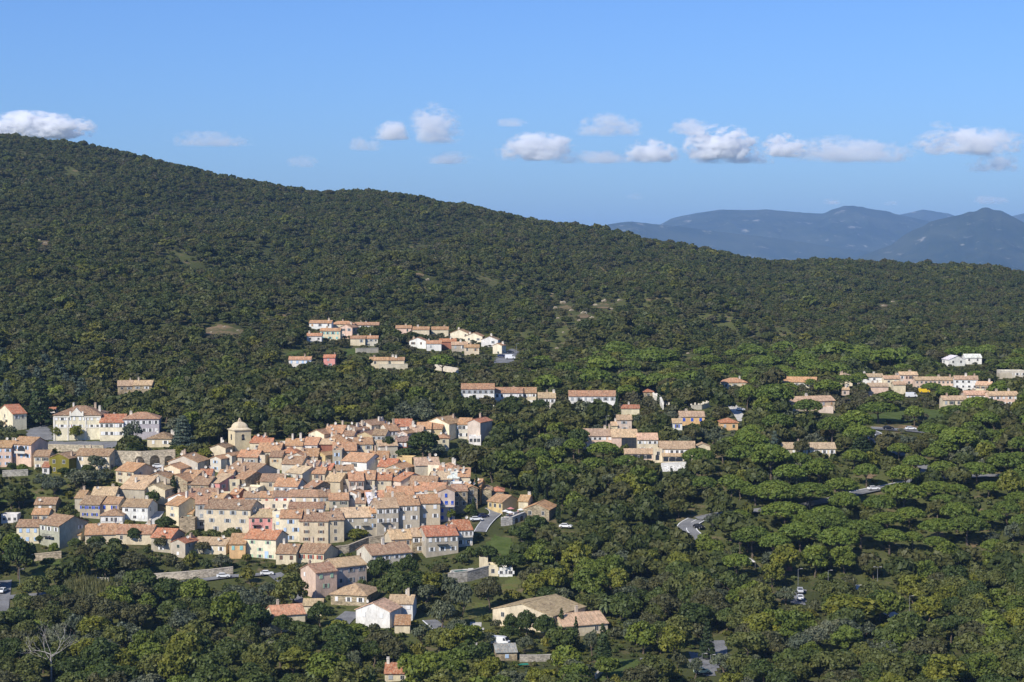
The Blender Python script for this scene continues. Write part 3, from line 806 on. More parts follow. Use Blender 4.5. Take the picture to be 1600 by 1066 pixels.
# ---- school terrace and cemetery
h(722,771,608,634,9,0,'e','white','orange',win='6,6',sh='y',closed=False,lab='white tall school block with orange roof',nm='the white school block',ch=0,name='school',cat='school')
h(773,817,614,626,9,0,'e','white','orange',win='6',sh='w',lab='long white school wing with orange roof right of the school block',name='school',cat='school',ch=1)
h(817,838,614,632,9,0,'e','cream','orange',win='3,3',sh='w',lab='cream end wing of the school by a slim cypress',name='school',cat='school',ch=0)
h(841,868,622,634,9,0,'e','palegrey','tan',win='3',sh='w',lab='pale grey hall with tan roof right of the school')
h(889,962,619,630,9,0,'e','white','orange',win='7',sh='y',lab='long white hall with orange roof behind two round trees',nm='the long white hall',ch=0)
h(971,999,638,643,5,0,'e','cream','red',hm=2.6,win='',ch=1,lab='low cream hut with thin red roof under the trees')
h(1005,1021,613,620,6,0,'h','stone','red',hm=3,win='1',sh='-',lab='small chapel tomb with red hipped roof in the cemetery',nm='the cemetery chapel',name='chapel',cat='chapel',ch=0)
h(964,987,656,671,7,0,'e','palepink','tan',win='1,1',sh='y',lab='pale pink house with tan roof above the hotel',nm='the pale pink house above the hotel'); h(955,965,665,671,5,0,'e','cream','tan',hm=2.6)
h(1062,1101,651,662,8,0,'e','peach','tan',win='3',sh='b',closed=True,hm=3.5,lab='peach house with three blue shutters',nm='the peach house with blue shutters'); h(1051,1066,661,669,6,0,'e','white','tan',hm=2.8,win='1',sh='b',lab='small white annexe with blue shutter left of the peach house')
# ---- hotel
HT = h(956,996,683,703,11,0,'e','salmon','tan',win='1',sh='-',lab='salmon hotel of stepped wings with galleries and dark glazed front',nm='the hotel',name='hotel',cat='hotel',ch=1)
h(910,957,681,701,10,0,'e','salmon','tan',win='6,5',sh='w',into=HT,ch=2)
h(996,1028,687,707,9,0,'e','cream','tan',win='4,2',sh='w',into=HT,ch=0)
h(1030,1086,701,714,10,-3,'e','cream','tan',win='7',sh='w',into=HT,ch=0)
h(976,1021,709,719,4,0,'s','salmon','tan',win='5',sh='-',into=HT,ch=0,hm=2.6)
h(1035,1069,713,723,4,0,'s','cream','tan',win='4',sh='-',into=HT,ch=0,hm=2.6)
h(1021,1035,703,721,4,0,'f','cream','cream',win='1',sh='-',into=HT,ch=0)
h(1086,1110,698,706,4,0,'g','cream','tan',win='',hm=2.5,lab='low cream wall building at the right end of the hotel')
# ---- right side
h(1128,1167,598,606,8,0,'h','cream','orange',win='3',hm=3,lab='cream house with orange hipped roof under the hill',nm='the hipped house under the hill')
h(1223,1275,597,609,9,-12,'e','paleyellow','orange',win='6,4',sh='y',lab='pale yellow two storey block with orange roof',nm='the pale yellow block',hm=4)
h(1232,1305,627,637,8,20,'e','ochre','tan',win='6',hm=4,lab='long ochre terrace with tan roof slanting to the right',nm='the long ochre terrace')
h(1126,1153,661,670,8,0,'h','peach','red',win='2',hm=2.8,lab='small orange bungalow with red hipped roof',nm='the orange bungalow')
h(1222,1306,701,708,8,0,'e','cream','tan',win='7',sh='w',hm=2.8,lab='long low bungalow with tan roof among pines',nm='the long tan bungalow',ch=1)
h(1280,1302,638,643,6,0,'f','palepink','pink',hm=2,win='',lab='low flat pinkish roof beside the long ochre terrace',ch=0)
RG = 'blocks of the residence on the right'
def rr(*a, **k): k.setdefault('hm', 4.4); a = a[:4]+(a[4]*.72,)+a[5:]; k.setdefault('group', RG); k.setdefault('cat', 'apartment block'); k.setdefault('name', 'apartment_block'); k.setdefault('ch', 2); return h(*a, **k)
rr(1308,1332,589,595,8,-10,'g','cream','tan'); rr(1343,1380,589,598,8,0,'e','white','tan',win='4,3',sh='w'); rr(1381,1407,592,601,8,0,'e','cream','tan')
rr(1406,1434,586,602,8,0,'e','salmon','tan',win='4,3',lab='salmon tower-like block in the middle of the residence',nm='the salmon residence tower')
rr(1430,1491,594,604,8,0,'e','salmon','tan',win='9,7',sh='-',lab='long salmon gallery block of the residence'); rr(1491,1528,593,613,9,-8,'e','white','tan',win='4,4,3',sh='w',lab='tall cream block at the right of the residence',nm='the tall cream residence block')
rr(1524,1548,602,614,9,-25,'e','cream','tan',win='3,3',sh='n'); rr(1473,1512,625,633,9,0,'e','cream','tan',win='4'); rr(1508,1546,617,633,9,0,'e','salmon','tan',win='5,4',sh='w',lab='salmon front block of the residence behind pines',nm='the salmon front block')
rr(1545,1592,618,631,9,5,'e','salmon','tan',win='5,5',sh='w',lab='right front block of the residence with white shutters'); rr(1357,1388,604,612,8,0,'e','salmon','tan'); rr(1396,1415,601,607,7,0,'e','cream','tan')
rr(1316,1327,609,614,5,0,'e','palepink','tan',hm=2.6)
h(1483,1508,562,572,8,15,'g','white','white',win='2',sh='-',hm=3.6,lab='white gabled ruin-like house with arches on the right slope',nm='the white house on the slope',ch=0); h(1508,1534,559,567,8,0,'e','white','white',win='2',sh='-',hm=3.6,lab='right half of the white house on the slope',ch=0)
h(1565,1604,581,588,10,0,'f','palegrey','white',win='4',sh='w',hm=3,lab='flat pale grey house at the right edge',nm='the flat grey house at the right edge'); h(1562,1582,585,589,6,0,'f','grey','grey',win='',hm=2.4,lab='low grey terrace left of the flat grey house')
h(1229,1238,881,886,3,0,'h','brick','red',hm=2.2,win='',ch=0,lab='tiny hut with red roof deep in the woods',nm='the tiny red-roofed hut',name='hut',cat='hut')
# ------------------------------------------------------------------ specials on buildings
def lm(name): return next(r for r in HOUSES if r['nm'] == name)
LANDS = []                       # (px, py, short name)
for r in HOUSES:
    if r['nm']: LANDS.append((r['cx'], r['cyp'], r['nm'], r['root']))

# bell tower: two faces seen, corner at px 367
def bell_tower():
    x, Y, z = hit(367, 708)
    s = 37*Y/F/(math.cos(math.radians(32))+math.sin(math.radians(32)))*1.02
    hh = 35*Y/F; a = math.radians(-32-(-8))
    a = math.radians(30)
    root = link('bell_tower', None, None, None, a)
    # nearest corner is (-s/2,-s/2) rotated by a
    cxy = Matrix.Rotation(a, 2) @ Vector((s/2, s/2))
    root.location = (x+cxy.x, Y+cxy.y, z)
    tag(root, 'square cream bell tower with round dome and arched belfry openings', 'bell tower')
    w = MB(); w.box(-s/2, s/2, -s/2, s/2, -5, hh-.01)
    w.build('wall', M['plaster'], root, color=(.72,.60,.38))
    c = MB(); q = s/2+.34
    c.box(-q, q, -q, q, hh, hh+.28); c.box(-q+.25, q-.25, -q+.25, q-.25, hh-.3, hh-.003)
    c.build('cornice', M['plaster'], root, color=(.66,.55,.36))
    d = MB(); prof = [(q*1.0, hh+.281), (q*.84, hh+.62), (q*.74, hh+.86)]
    for k in range(1, 9):
        u_ = k/8*math.pi/2; prof.append((max(.05, q*.74*math.cos(u_)), hh+.86+2.15*math.sin(u_)))
    d.lathe(prof, 32)
    for i, v in enumerate(d.v):
        r_, th_ = math.hypot(v[0], v[1]), math.atan2(v[1], v[0])
        f_ = (abs(math.cos(th_))**5+abs(math.sin(th_))**5)**(-1/5); g_ = f_ if r_ > q*.5 else 1+(f_-1)*r_/(q*.5)
        d.v[i] = (v[0]*g_, v[1]*g_, v[2])
    d.build('dome', M['plaster'], root, color=(.68,.56,.38))
    t = hh+.86+2.15
    l = MB(); l.box(-.5,.5,-.5,.5,t-.3,t+.45); l.box(-.34,.34,-.34,.34,t+.451,t+.9); l.lathe([(.36,t+.9),(.3,t+1.1),(.05,t+1.3)],12)
    l.build('lantern', M['plaster'], root, color=(.62,.5,.34))
    for rz in (0, -math.pi/2):
        b = MB(); arch = [(-.5,0),(.5,0)] + [(.5*math.cos(k*math.pi/8), 1.7+.5*math.sin(k*math.pi/8)) for k in range(9)]
        b.prism(arch, 'y', -.03, .1)
        o = b.build('belfry_opening', M['glass'], root, (0,0,0), rz)
        v = Matrix.Rotation(rz, 3, 'Z') @ Vector((0, -s/2, hh-3.6)); o.location = v
        g = MB(); n = 9
        for k in range(n):
            t0, t1 = k*math.pi/n, (k+1)*math.pi/n
            g.prism([(.5*math.cos(t0),1.7+.5*math.sin(t0)),(.7*math.cos(t0),1.7+.7*math.sin(t0)),(.7*math.cos(t1),1.7+.7*math.sin(t1)),(.5*math.cos(t1),1.7+.5*math.sin(t1))], 'y', -.08, .05)
        g.build('arch_surround', M['plaster'], o, color=(.62,.5,.32))
        be = MB(); be.lathe([(.36,.7),(.3,.85),(.22,1.2),(.1,1.4)],10); be.build('bell', M['iron'], o, (0,-.06,0))
    HOUSES.append(dict(root=root, xl=354, xr=390, ye=673, yb=706, yt=656, Y=Y, lab='x', nm='the bell tower', cat='bell tower', group=None, cx=372, cyp=690, into=None, z=z))
    FOOT.append((root.location.x, root.location.y, math.cos(a), math.sin(a), s/2+.5, s/2+.5))
    LANDS.append((372, 690, 'the bell tower', root))
    for px in range(354, 391, 5):
        for py in range(656, 706, 5): KEEP.append((px, py, Y-3, len(HOUSES)))
bell_tower()

# town hall pediment, cornice and flag
TR = lm('the town hall')
def town_hall_trim():
    w, hh, d = TR['w'], TR['hh'], TR['dep']
    b = MB(); y0, y1 = -d/2-.32, -d/2-.03
    px = -.01*w
    b.prism([(px-2.2,hh-.2),(px+2.2,hh-.2),(px+2.2,hh+.6),(px+1.7,hh+1.0),(px+.5,hh+2.3),(px,hh+2.9),(px-.5,hh+2.3),(px-1.7,hh+1.0),(px-2.2,hh+.6)], 'y', y0-.1, y1+.4)
    for s in (-1, 1): b.box(px+s*2.3-.3, px+s*2.3+.3, y0-.16, y1, hh-.3, hh+1.5)
    b.build('pediment', M['plaster'], TH, color=(.78,.73,.62))
    c = MB()
    c.box(-w/2-.1, px-2.65, y0+.05, y1, hh-.75, hh-.4); c.box(px+2.65, w/2+.1, y0+.05, y1, hh-.75, hh-.4)
    c.box(-w/2-.05, w/2+.05, y0+.2, y1, hh*.5, hh*.5+.3)
    for k in (-.49, -.2, .18, .49): c.box(k*w-.3, k*w+.3, y0+.1, y1, -2, hh*.5-.01); c.box(k*w-.3, k*w+.3, y0+.1, y1, hh*.5+.31, hh-.76)
    c.build('cornice', M['plaster'], TH, color=(.78,.73,.62))
    f = MB(); f.tube([(-.1*w,-d/2,hh*.52),(-.1*w,-d/2-1.6,hh*.52+1.4)],[.04,.03],5,0)
    for k in range(3): f.box(-.1*w-.03,-.1*w+.03, -d/2-.75-.45*k, -d/2-.32-.45*k, hh*.52-.35+.3*k, hh*.52+.5+.3*k, k+1)
    f.build('flag', [M['iron'], mat_flat('flag_blue',(.02,.04,.3)), mat_flat('flag_white',(.75,.75,.75)), mat_flat('flag_red',(.5,.02,.03))], TH)
town_hall_trim()
# round opening on the salmon gallery house
r_ = lm('the salmon house with the round opening')
b = MB(); b.lathe([(1.35,0),(1.5,.02),(1.5,.12),(1.3,.12)], 24); o = b.build('round_opening', M['glass'], r_['root'], (.1, -r_['dep']/2-.02, r_['hh']-2.0)); o.rotation_euler = (math.pi/2, 0, 0)
b = MB(); b.box(-2.2, 2.2, -1.3, -.01, 0, .15); b.box(-2.2, 2.2, -1.3, -1.22, .15, .9); b.build('balcony', M['frame'], r_['root'], (.3, -r_['dep']/2-.16, r_['hh']-3.2))
# hotel: glazed front, bays of the galleries, portal arch
HR_ = lm('the hotel'); w, d, hh = HR_['w'], HR_['dep'], HR_['hh']
b = MB(); x0, x1 = -.12*w, .5*w+.2
b.box(x0, x1, -d/2-.5, -d/2-.05, .3, hh-.2, 0)
o = b.build('glazed_front', M['glass'], HT); g = MB()
for k in range(6): xx = x0+(x1-x0)*k/5; g.box(xx-.06, xx+.06, -d/2-.6, -d/2-.51, .3, hh-.2)
for k in range(5): zz = .3+(hh-.5)*k/4; g.box(x0, x1, -d/2-.58, -d/2-.515, zz-.05, zz+.05)
g.build('glazing_bars', M['iron'], o)
def bays(px0, px1, py0, py1, n, owner, name='gallery_bay', arch=False):
    """dark openings standing on the gallery fronts of a wing, between its pillars"""
    wing = min((r for r in HOUSES if r['into'] is owner), key=lambda r: abs(r['cx']-(px0+px1)/2)+abs(r['cyp']-(py0+py1)/2))
    wx, wy, wz = wing['cx'], wing['yb'], wing['z']
    X, Y_, Z = hit(wing['cx'], wing['yb'])
    for k in range(n):
        a = px0+(px1-px0)*(k+.5)/n; ww = (px1-px0)/n*Y_/F*.72; hh2 = (py1-py0)*Y_/F
        q = MB()
        pts = [(-ww/2,0),(ww/2,0),(ww/2,hh2)] + ([(ww/2*math.cos(t*math.pi/8), hh2+ww/2*math.sin(t*math.pi/8)) for t in range(1,8)] if arch else []) + [(-ww/2,hh2)]
        q.prism(pts, 'y', -.06, .1)
        _, __, dz = ray(a, py1); z_ = CZ + (Y_/ray(a,py1)[1])*dz
        loc = Vector(((a-800)/F*Y_, Y_-.0, z_)) - owner.location
        q.build(name, M['glass'], owner, Matrix.Rotation(-owner.rotation_euler.z, 3, 'Z') @ loc, -owner.rotation_euler.z)
bays(977, 1020, 711, 717, 4, HT); bays(1036, 1068, 715, 721, 3, HT); bays(1024, 1032, 713, 719, 1, HT, 'portal_arch', True)

# ------------------------------------------------------------------ roads, yards, lawns, walls
PATCHW = []       # (x, y, radius): no tree trunks here
def strip(name, pts, width, mat, off=.22, lines=None, label=None, keep=True, edge=None):
    P = [Vector(hit(*p)) for p in pts]
    Q = []
    for i in range(len(P)-1):
        p0, p1, p2, p3 = P[max(i-1,0)], P[i], P[i+1], P[min(i+2,len(P)-1)]
        n = max(2, int((p2-p1).length/1.5))
        for k in range(n):
            t = k/n
            Q.append(.5*((2*p1)+(p2-p0)*t+(2*p0-5*p1+4*p2-p3)*t*t+(3*p1-p0-3*p2+p3)*t**3))
    Q.append(P[-1])
    def ribbon(a, b, zz, dash=None):
        B = MB(); K = 4; cnt = 0
        prev = None
        for i, q in enumerate(Q):
            d = (Q[min(i+1,len(Q)-1)]-Q[max(i-1,0)]); d.z = 0; d.normalize(); nrm = Vector((d.y, -d.x, 0))
            row = []
            for k in range(K+1):
                e = q + nrm*(a+(b-a)*k/K); row.append(len(B.v)); B.v.append((e.x, e.y, max(float(G(e.x, e.y)), float(G(q.x, q.y))-.0*1)+zz))
            if prev and (dash is None or (i//dash) % 2 == 0):
                for k in range(K): B.f.append((prev[k], prev[k+1], row[k+1], row[k])); B.m.append(0)
            prev = row
        return B
    # a gently banked surface: level across
    o = tag(ribbon(-width/2, width/2, off).build(name, mat), kind='structure')
    for (c, wd, dash) in (lines or []):
        tag(ribbon(c-wd/2, c+wd/2, off+.02, dash).build('road_marking', M['line']), kind='structure')
    for q in Q: PATCHW.append((q.x, q.y, width/2+(1.0 if keep else -.8)))
    if keep:
        for q in Q[::2]:
            px, py, dd = project(q.x, q.y, q.z); KEEP.append((px, py, q.y-1, 'r')); KEEP.append((px, py-1.5, q.y-1, 'r'))
    return Q
def inside(poly, x, y):
    c = np.zeros(np.shape(x), bool); n = len(poly)
    for i in range(n):
        x0, y0 = poly[i]; x1, y1 = poly[(i+1) % n]
        cond = ((y0 > y) != (y1 > y)) & (x < (x1-x0)*(y-y0)/((y1-y0) or 1e-9)+x0)
        c ^= cond
    return c
def patch(name, pts, mat, off=.14, cell=.8, keep=True):
    P = [hit(*p)[:2] for p in pts]
    xs = [p[0] for p in P]; ys = [p[1] for p in P]
    cell = max(cell, max(max(xs)-min(xs), max(ys)-min(ys))/140)
    gx = np.arange(min(xs)-cell, max(xs)+cell*2, cell); gy = np.arange(min(ys)-cell, max(ys)+cell*2, cell)
    X, Yg = np.meshgrid(gx, gy); Xj = X + wob(X, Yg, 21, 6)*1.0; Yj = Yg + wob(X, Yg, 22, 6)*1.0
    ins = inside(P, Xj+cell/2, Yj+cell/2)
    Z = G(X, Yg)+off
    B = MB(); idx = {}
    def vid(j, i):
        if (j, i) not in idx:
            idx[(j, i)] = len(B.v); B.v.append((X[j,i], Yg[j,i], Z[j,i]))
        return idx[(j, i)]
    J, I = np.nonzero(ins[:-1, :-1])
    for j, i in zip(J, I):
        B.f.append((vid(j,i), vid(j,i+1), vid(j+1,i+1), vid(j+1,i))); B.m.append(0)
    if not B.f: return
    o = tag(B.build(name, mat), kind='structure')
    for j, i in list(zip(J, I))[::max(1, len(J)//160)]:
        PATCHW.append((X[j,i], Yg[j,i], max(2.0, cell*2)))
        if keep:
            px, py, _ = project(X[j,i], Yg[j,i], Z[j,i]); KEEP.append((px, py, Yg[j,i]-1, 'p'))
def wall_run(label, pts, height, mat='stone', col=(.46,.38,.27), th=.5, name='retaining_wall', cat='wall', arches=None, cren=False):
    P = [Vector(hit(*p)) for p in pts]
    c = P[len(P)//2]
    root = link(name, None, None, c); tag(root, label, cat)
    B = MB(); top = MB()
    Q = [p - c for p in P]
    for i in range(len(Q)-1):
        a, b_ = Q[i], Q[i+1]; n = max(1, int((b_-a).length/3))
        d = (b_-a); d.z = 0; d.normalize(); nr = Vector((-d.y, d.x, 0))*th/2
        za, zb = a.z+height, b_.z+height
        n0 = len(B.v)
        B.v += [tuple(a-nr+Vector((0,0,-3))), tuple(b_-nr+Vector((0,0,-3))), tuple(b_+nr+Vector((0,0,-3))), tuple(a+nr+Vector((0,0,-3))),
                tuple((*(a-nr).xy, za)), tuple((*(b_-nr).xy, zb)), tuple((*(b_+nr).xy, zb)), tuple((*(a+nr).xy, za))]
        for q in ((0,3,2,1),(4,5,6,7),(0,1,5,4),(1,2,6,5),(2,3,7,6),(3,0,4,7)): B.f.append(tuple(n0+k for k in q)); B.m.append(0)
        nr2 = nr*1.35; m0 = len(top.v)
        top.v += [tuple((*(a-nr2).xy, za+.01)), tuple((*(b_-nr2).xy, zb+.01)), tuple((*(b_+nr2).xy, zb+.01)), tuple((*(a+nr2).xy, za+.01)),
                  tuple((*(a-nr2).xy, za+.2)), tuple((*(b_-nr2).xy, zb+.2)), tuple((*(b_+nr2).xy, zb+.2)), tuple((*(a+nr2).xy, za+.2))]
        for q in ((0,3,2,1),(4,5,6,7),(0,1,5,4),(1,2,6,5),(2,3,7,6),(3,0,4,7)): top.f.append(tuple(m0+k for k in q)); top.m.append(0)
        if cren:
            L = (b_-a).length; k = 0
            while k < L:
                e = a+(b_-a)*(k/L); top.box(e.x-.35, e.x+.35, e.y-.3, e.y+.3, e.z+height+.21, e.z+height+.8+.4*((k//1.6) % 2)); k += 1.6
        if arches:
            for t in arches.get(i, []):
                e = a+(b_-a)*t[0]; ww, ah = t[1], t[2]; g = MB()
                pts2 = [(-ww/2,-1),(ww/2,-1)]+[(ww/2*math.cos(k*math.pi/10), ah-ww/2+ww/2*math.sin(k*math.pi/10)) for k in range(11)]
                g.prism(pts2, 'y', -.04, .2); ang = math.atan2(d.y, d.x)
                g.build('arch_panel', M['stone'], root, (e-nr), ang, (.09,.075,.055) if len(t) < 4 else t[3])  # solid raised arch; niche shade is put into its dark default colour
    B.build('wall', M[mat], root, color=col); top.build('coping', M['plaster'], root, color=tuple(v*1.15 for v in col))
    for i in range(len(P)-1):
        for t in np.linspace(0, 1, 6):
            q = P[i].lerp(P[i+1], t); px, py, _ = project(q.x, q.y, q.z); hp = height*F/q.y
            for k in (.35, .7, 1.0): KEEP.append((px, py-hp*k, q.y-1, id(root)))
            PATCHW.append((q.x, q.y, 1.5))
    LL.append(root)
LL = []
strip('road', [(-12,992),(1,965),(5,940),(7,925),(9,908)], 3.6, M['asphalt'])
strip('road', [(240,914),(280,912),(320,907),(360,902),(395,900),(428,897)], 3.4, M['asphalt'])
strip('road', [(750,832),(756,822),(766,811),(774,804),(772,798),(764,794)], 4.2, M['asphalt'], lines=[(-1.9,.15,None),(1.9,.15,None)])
strip('road', [(1088,813),(1076,820),(1073,829),(1082,838),(1097,846)], 7, M['asphalt'], lines=[(0,.25,3),(-3.2,.25,None),(3.2,.25,None)])
strip('road', [(1334,773),(1352,769),(1372,765),(1410,757)], 5, M['asphalt'], lines=[(-2.2,.25,None)])
strip('road', [(1343,672),(1358,675),(1367,680),(1371,688)], 7, M['asphalt'], lines=[(0,.35,3),(-3.2,.4,None),(3.2,.4,None)])
strip('road', [(1360,670),(1390,672),(1425,674),(1452,677)], 6, M['asphalt'], lines=[(-2.8,.3,None)])
strip('road', [(1565,676),(1585,674),(1612,671)], 7, M['asphalt'])
strip('lane', [(528,980),(538,969),(553,957)], 5.5, M['asphalt'])
strip('lane', [(460,935),(471,940),(484,943)], 4, M['asphalt'])
strip('lane', [(672,970),(690,985),(706,999),(724,1009)], 4, M['asphalt'], lines=[(2.2,.4,None)])
strip('path', [(1137,628),(1148,640),(1155,650),(1161,659)], 4, M['gravel'])
strip('path', [(230,824),(242,812),(250,800)], 3, M['gravel'])
strip('road', [(1117,1002),(1121,1014),(1120,1026),(1108,1040)], 5, M['asphalt'])
strip('path', [(1343,915),(1354,928),(1360,938)], 4, M['gravel']); strip('path', [(1388,958),(1400,965),(1412,972)], 4, M['gravel'])
strip('path', [(1310,735),(1309,745),(1308,756)], 2.5, M['earth'])
for pts in ([(1090,812),(1125,805),(1180,800),(1250,792),(1300,782),(1336,773)], [(1408,757),(1450,750),(1520,746),(1612,742)], [(1371,688),(1385,700),(1420,716),(1448,735),(1440,748)], [(1450,677),(1500,680),(1545,679),(1567,676)],
            [(1345,672),(1300,668),(1240,664),(1165,660)], [(428,897),(450,915),(462,935)], [(240,914),(160,922),(80,930),(14,935)]):
    strip('road', pts, 4.6, M['asphalt'], keep=False)
patch('car_park', [(1075,1020),(1100,1021),(1106,1036),(1124,1044),(1114,1057),(1088,1052),(1077,1036)], M['asphalt'])
patch('car_park', [(1002,1029),(1030,1034),(1036,1044),(1030,1050),(1000,1048)], M['asphalt'])
patch('car_park', [(1246,917),(1257,919),(1257,946),(1236,943)], M['asphalt'])
patch('gravel_yard', [(734,974),(752,972),(756,990),(744,1011),(727,1006),(732,990)], M['gravel'])
patch('car_park', [(898,649),(955,642),(961,649),(900,653)], M['asphalt'])  # this asphalt is the basketball court below the long white hall
patch('forecourt', [(62,699),(160,703),(195,700),(192,691),(84,690),(62,691)], M['asphalt'])
patch('yard', [(40,688),(42,672),(74,664),(84,688)], M['asphalt'])
patch('car_park', [(236,738),(240,731),(254,728),(254,742),(240,744)], M['asphalt'])
patch('car_park', [(772,568),(780,553),(800,545),(812,550),(802,567)], M['asphalt'])
patch('lawn', [(215,926),(250,915),(318,912),(312,920),(280,927),(225,934)], M['lawn'])
patch('lawn', [(38,922),(60,886),(97,875),(96,890),(72,907),(52,920)], M['lawn'])
patch('lawn', [(0,774),(48,769),(62,780),(0,786)], M['lawn'])
patch('lawn', [(436,562),(452,550),(478,547),(470,561)], M['lawn']); patch('lawn', [(510,553),(560,543),(562,551),(520,561)], M['lawn'])
patch('lawn', [(755,856),(772,836),(800,843),(815,858),(792,873)], M['lawn'])
patch('lawn', [(1338,664),(1400,660),(1474,655),(1474,642),(1438,639),(1345,650)], M['lawn'])
patch('lawn', [(1180,634),(1199,617),(1222,617),(1212,633)], M['dry']); patch('lawn', [(1574,882),(1590,866),(1612,866),(1612,886)], M['lawn'])
patch('lawn', [(930,1066),(938,1040),(960,1030),(1000,1032),(1010,1050),(1040,1066)], M['lawn'])
patch('dry_meadow', [(732,968),(762,962),(768,944),(742,942)], M['dry']); patch('dry_meadow', [(776,924),(800,898),(815,906),(800,934)], M['dry'])
patch('clearing', [(300,516),(325,513),(345,507),(384,517),(376,522),(340,527),(318,522)], M['earth'])
patch('bank', [(1345,668),(1400,664),(1450,667),(1448,671),(1400,669),(1350,671)], M['earth'])
for k, (cx_, cy_, a, b_) in enumerate([(885,482,16,4),(942,479,12,5),(912,495,10,4),(70,380,8,4),(655,430,8,3),(1010,405,6,3),(1406,443,10,3),(1380,478,8,3),(1360,745,8,6),(1466,838,14,6),(1520,852,8,5),(1360,880,8,8),(1445,885,7,6),(1480,910,8,5),(1530,800,6,5),(440,494,10,3),(345,600,6,3),(760,440,5,3),(680,560,8,4),(980,560,6,3),(1250,560,7,2),(560,560,6,3),(1110,500,10,3),(330,645,7,4),(540,700,0.1,0.1)]):
    if a < 1: continue
    patch('rocky_slope', [(cx_+a*math.cos(t)*random.uniform(.7,1.2), cy_+b_*math.sin(t)*random.uniform(.7,1.2)) for t in np.linspace(0, 5.6, 8)], M['earth'], off=.3)
INF = random.Random(77)
CORE = [(250,748),(330,730),(400,716),(470,710),(560,698),(605,696),(600,712),(640,728),(690,735),(748,758),(742,790),(690,815),(560,845),(470,835),(400,815),(320,815),(262,800)]
GROUPN = 0
def free(x, y, rad):
    for (fx, fy, c_, s_, hw, hd) in FOOT:
        dx, dy = x-fx, y-fy
        if abs(dx*c_+dy*s_) < hw-.8+rad and abs(-dx*s_+dy*c_) < hd-.8+rad: return False
    return True
_core = [hit(*c)[:2] for c in CORE]
_try = 0
while _try < 5000 and GROUPN < 40:
    _try += 1
    a_, b_ = INF.uniform(250, 750), INF.uniform(690, 840)
    if not inside(CORE, np.array(a_), np.array(b_)): continue
    x, y, z = hit(a_, b_); rad = INF.uniform(2.6, 4.0)
    if not free(x, y, rad): continue
    hh_m = INF.uniform(3.6, 6.2); ps = F/y; hw = rad*ps
    ap, bp, _ = project(x, y-rad, z)
    x0, x1, y0 = ap-hw, ap+hw, bp-hh_m*ps-6
    hid = {}; tot = {}
    for (kx, ky, kY, ko) in KEEP:
        if not isinstance(ko, int): continue
        tot[ko] = tot.get(ko, 0)+1
        if kY > y and x0 < kx < x1 and y0 < ky < bp: hid[ko] = hid.get(ko, 0)+1
    if any(v/tot[k] > .34 for k, v in hid.items()): continue
    h(ap-hw, ap+hw, bp-hh_m*ps, bp, rad*2, INF.choice((-30,-15,-8,0,6,12)), INF.choice('eeegs'), INF.choice(('cream','cream','grey','white','ochre','palegrey','stone')), INF.choice(('orange','orange','brown','tan','red')), ch=INF.choice((0,0,1)), di=INF.choice((0,0,1)))
    GROUPN += 1
print('infill houses', GROUPN)
wall_run('pale stone terrace wall with railing posts in front of the town hall', [(62,705),(110,706),(162,707)], 2.4, col=(.5,.43,.31))
def outcrop(px, py, wpx, k):
    x, y, z = hit(px, py); R = .8*wpx*y/F/2; rg = random.Random(k)
    bm = bmesh.new(); bmesh.ops.create_icosphere(bm, subdivisions=3, radius=1)
    ph = [rg.uniform(0, 6.28) for _ in range(9)]
    for v in bm.verts:
        c = v.co; f = 1+.22*math.sin(3.1*c.x+ph[0])*math.sin(2.7*c.y+ph[1])+.16*math.sin(6.3*c.x+ph[2]+2*c.z)+.12*math.sin(9*c.y+ph[3])*math.sin(8*c.z+ph[4])
        v.co = Vector((c.x*f*R, c.y*f*R*.7, (c.z*f*.62+.1)*R))
        v.co.z = round(v.co.z/(R*.16))*R*.16*.7+v.co.z*.3
    me = bpy.data.meshes.new('rock_outcrop'); bm.to_mesh(me); bm.free(); me.materials.append(M['rock'])
    o = link('rock_outcrop', me, None, (x, y, z), rg.uniform(-.5, .5)); PATCHW.append((x, y, R*.8))
    tag(o, None, 'rock', 'pale rocks on the wooded hill'); ROCKS.append((px, py, o))
    for dx in (-.4, 0, .4): KEEP.append((px+dx*wpx, py-wpx*.2, y-2, 'k%d' % k)); KEEP.append((px+dx*wpx, py-wpx*.05, y-2, 'k%d' % k))
ROCKS = []
for k, a in enumerate([(868,482,10),(880,474,12),(893,486,9),(912,490,11),(930,478,10),(944,472,13),(955,484,9),(905,502,9),(925,497,8),(968,470,8),(872,498,7),(1010,404,6),(668,438,9),(70,381,9),(62,376,6),(1403,443,8),(1420,447,6),(1380,479,8),(1395,472,6),(1375,441,6),(880,520,6),(985,510,6),(870,545,7),(1460,410,5),(1545,470,6),(1075,553,7),(862,460,6),(330,520,6),(350,512,7),(372,517,6)]): outcrop(*a, k)
wall_run('tall pale stone wall with arched niches above the village car park', [(172,728),(222,729),(274,726)], 5.2, col=(.52,.44,.32), arches={0:[(.92,3.2,3.6)], 1:[(.38,3.4,3.8),(.8,3.0,3.4)]})
wall_run('long dry stone wall along the road below the village', [(240,908),(285,905),(330,901),(364,897)], 2.1, col=(.5,.43,.33))
wall_run('short white garden wall among bushes at lower left', [(138,910),(170,912)], 1.5, 'plaster', (.66,.6,.5), name='garden_wall')
wall_run('rough stone wall above the green slope at lower left', [(47,877),(96,872)], 2.0)
wall_run('cream retaining wall under the upper hamlet centre', [(556,552),(591,551)], 2.3, 'plaster', (.66,.58,.44))
wall_run('long cream wall below the twin hamlet houses', [(592,578),(637,577)], 2.4, 'plaster', (.68,.6,.44))
wall_run('cream wall at the right end of the upper hamlet', [(680,578),(698,581),(716,584)], 2.4, 'plaster', (.66,.58,.46))
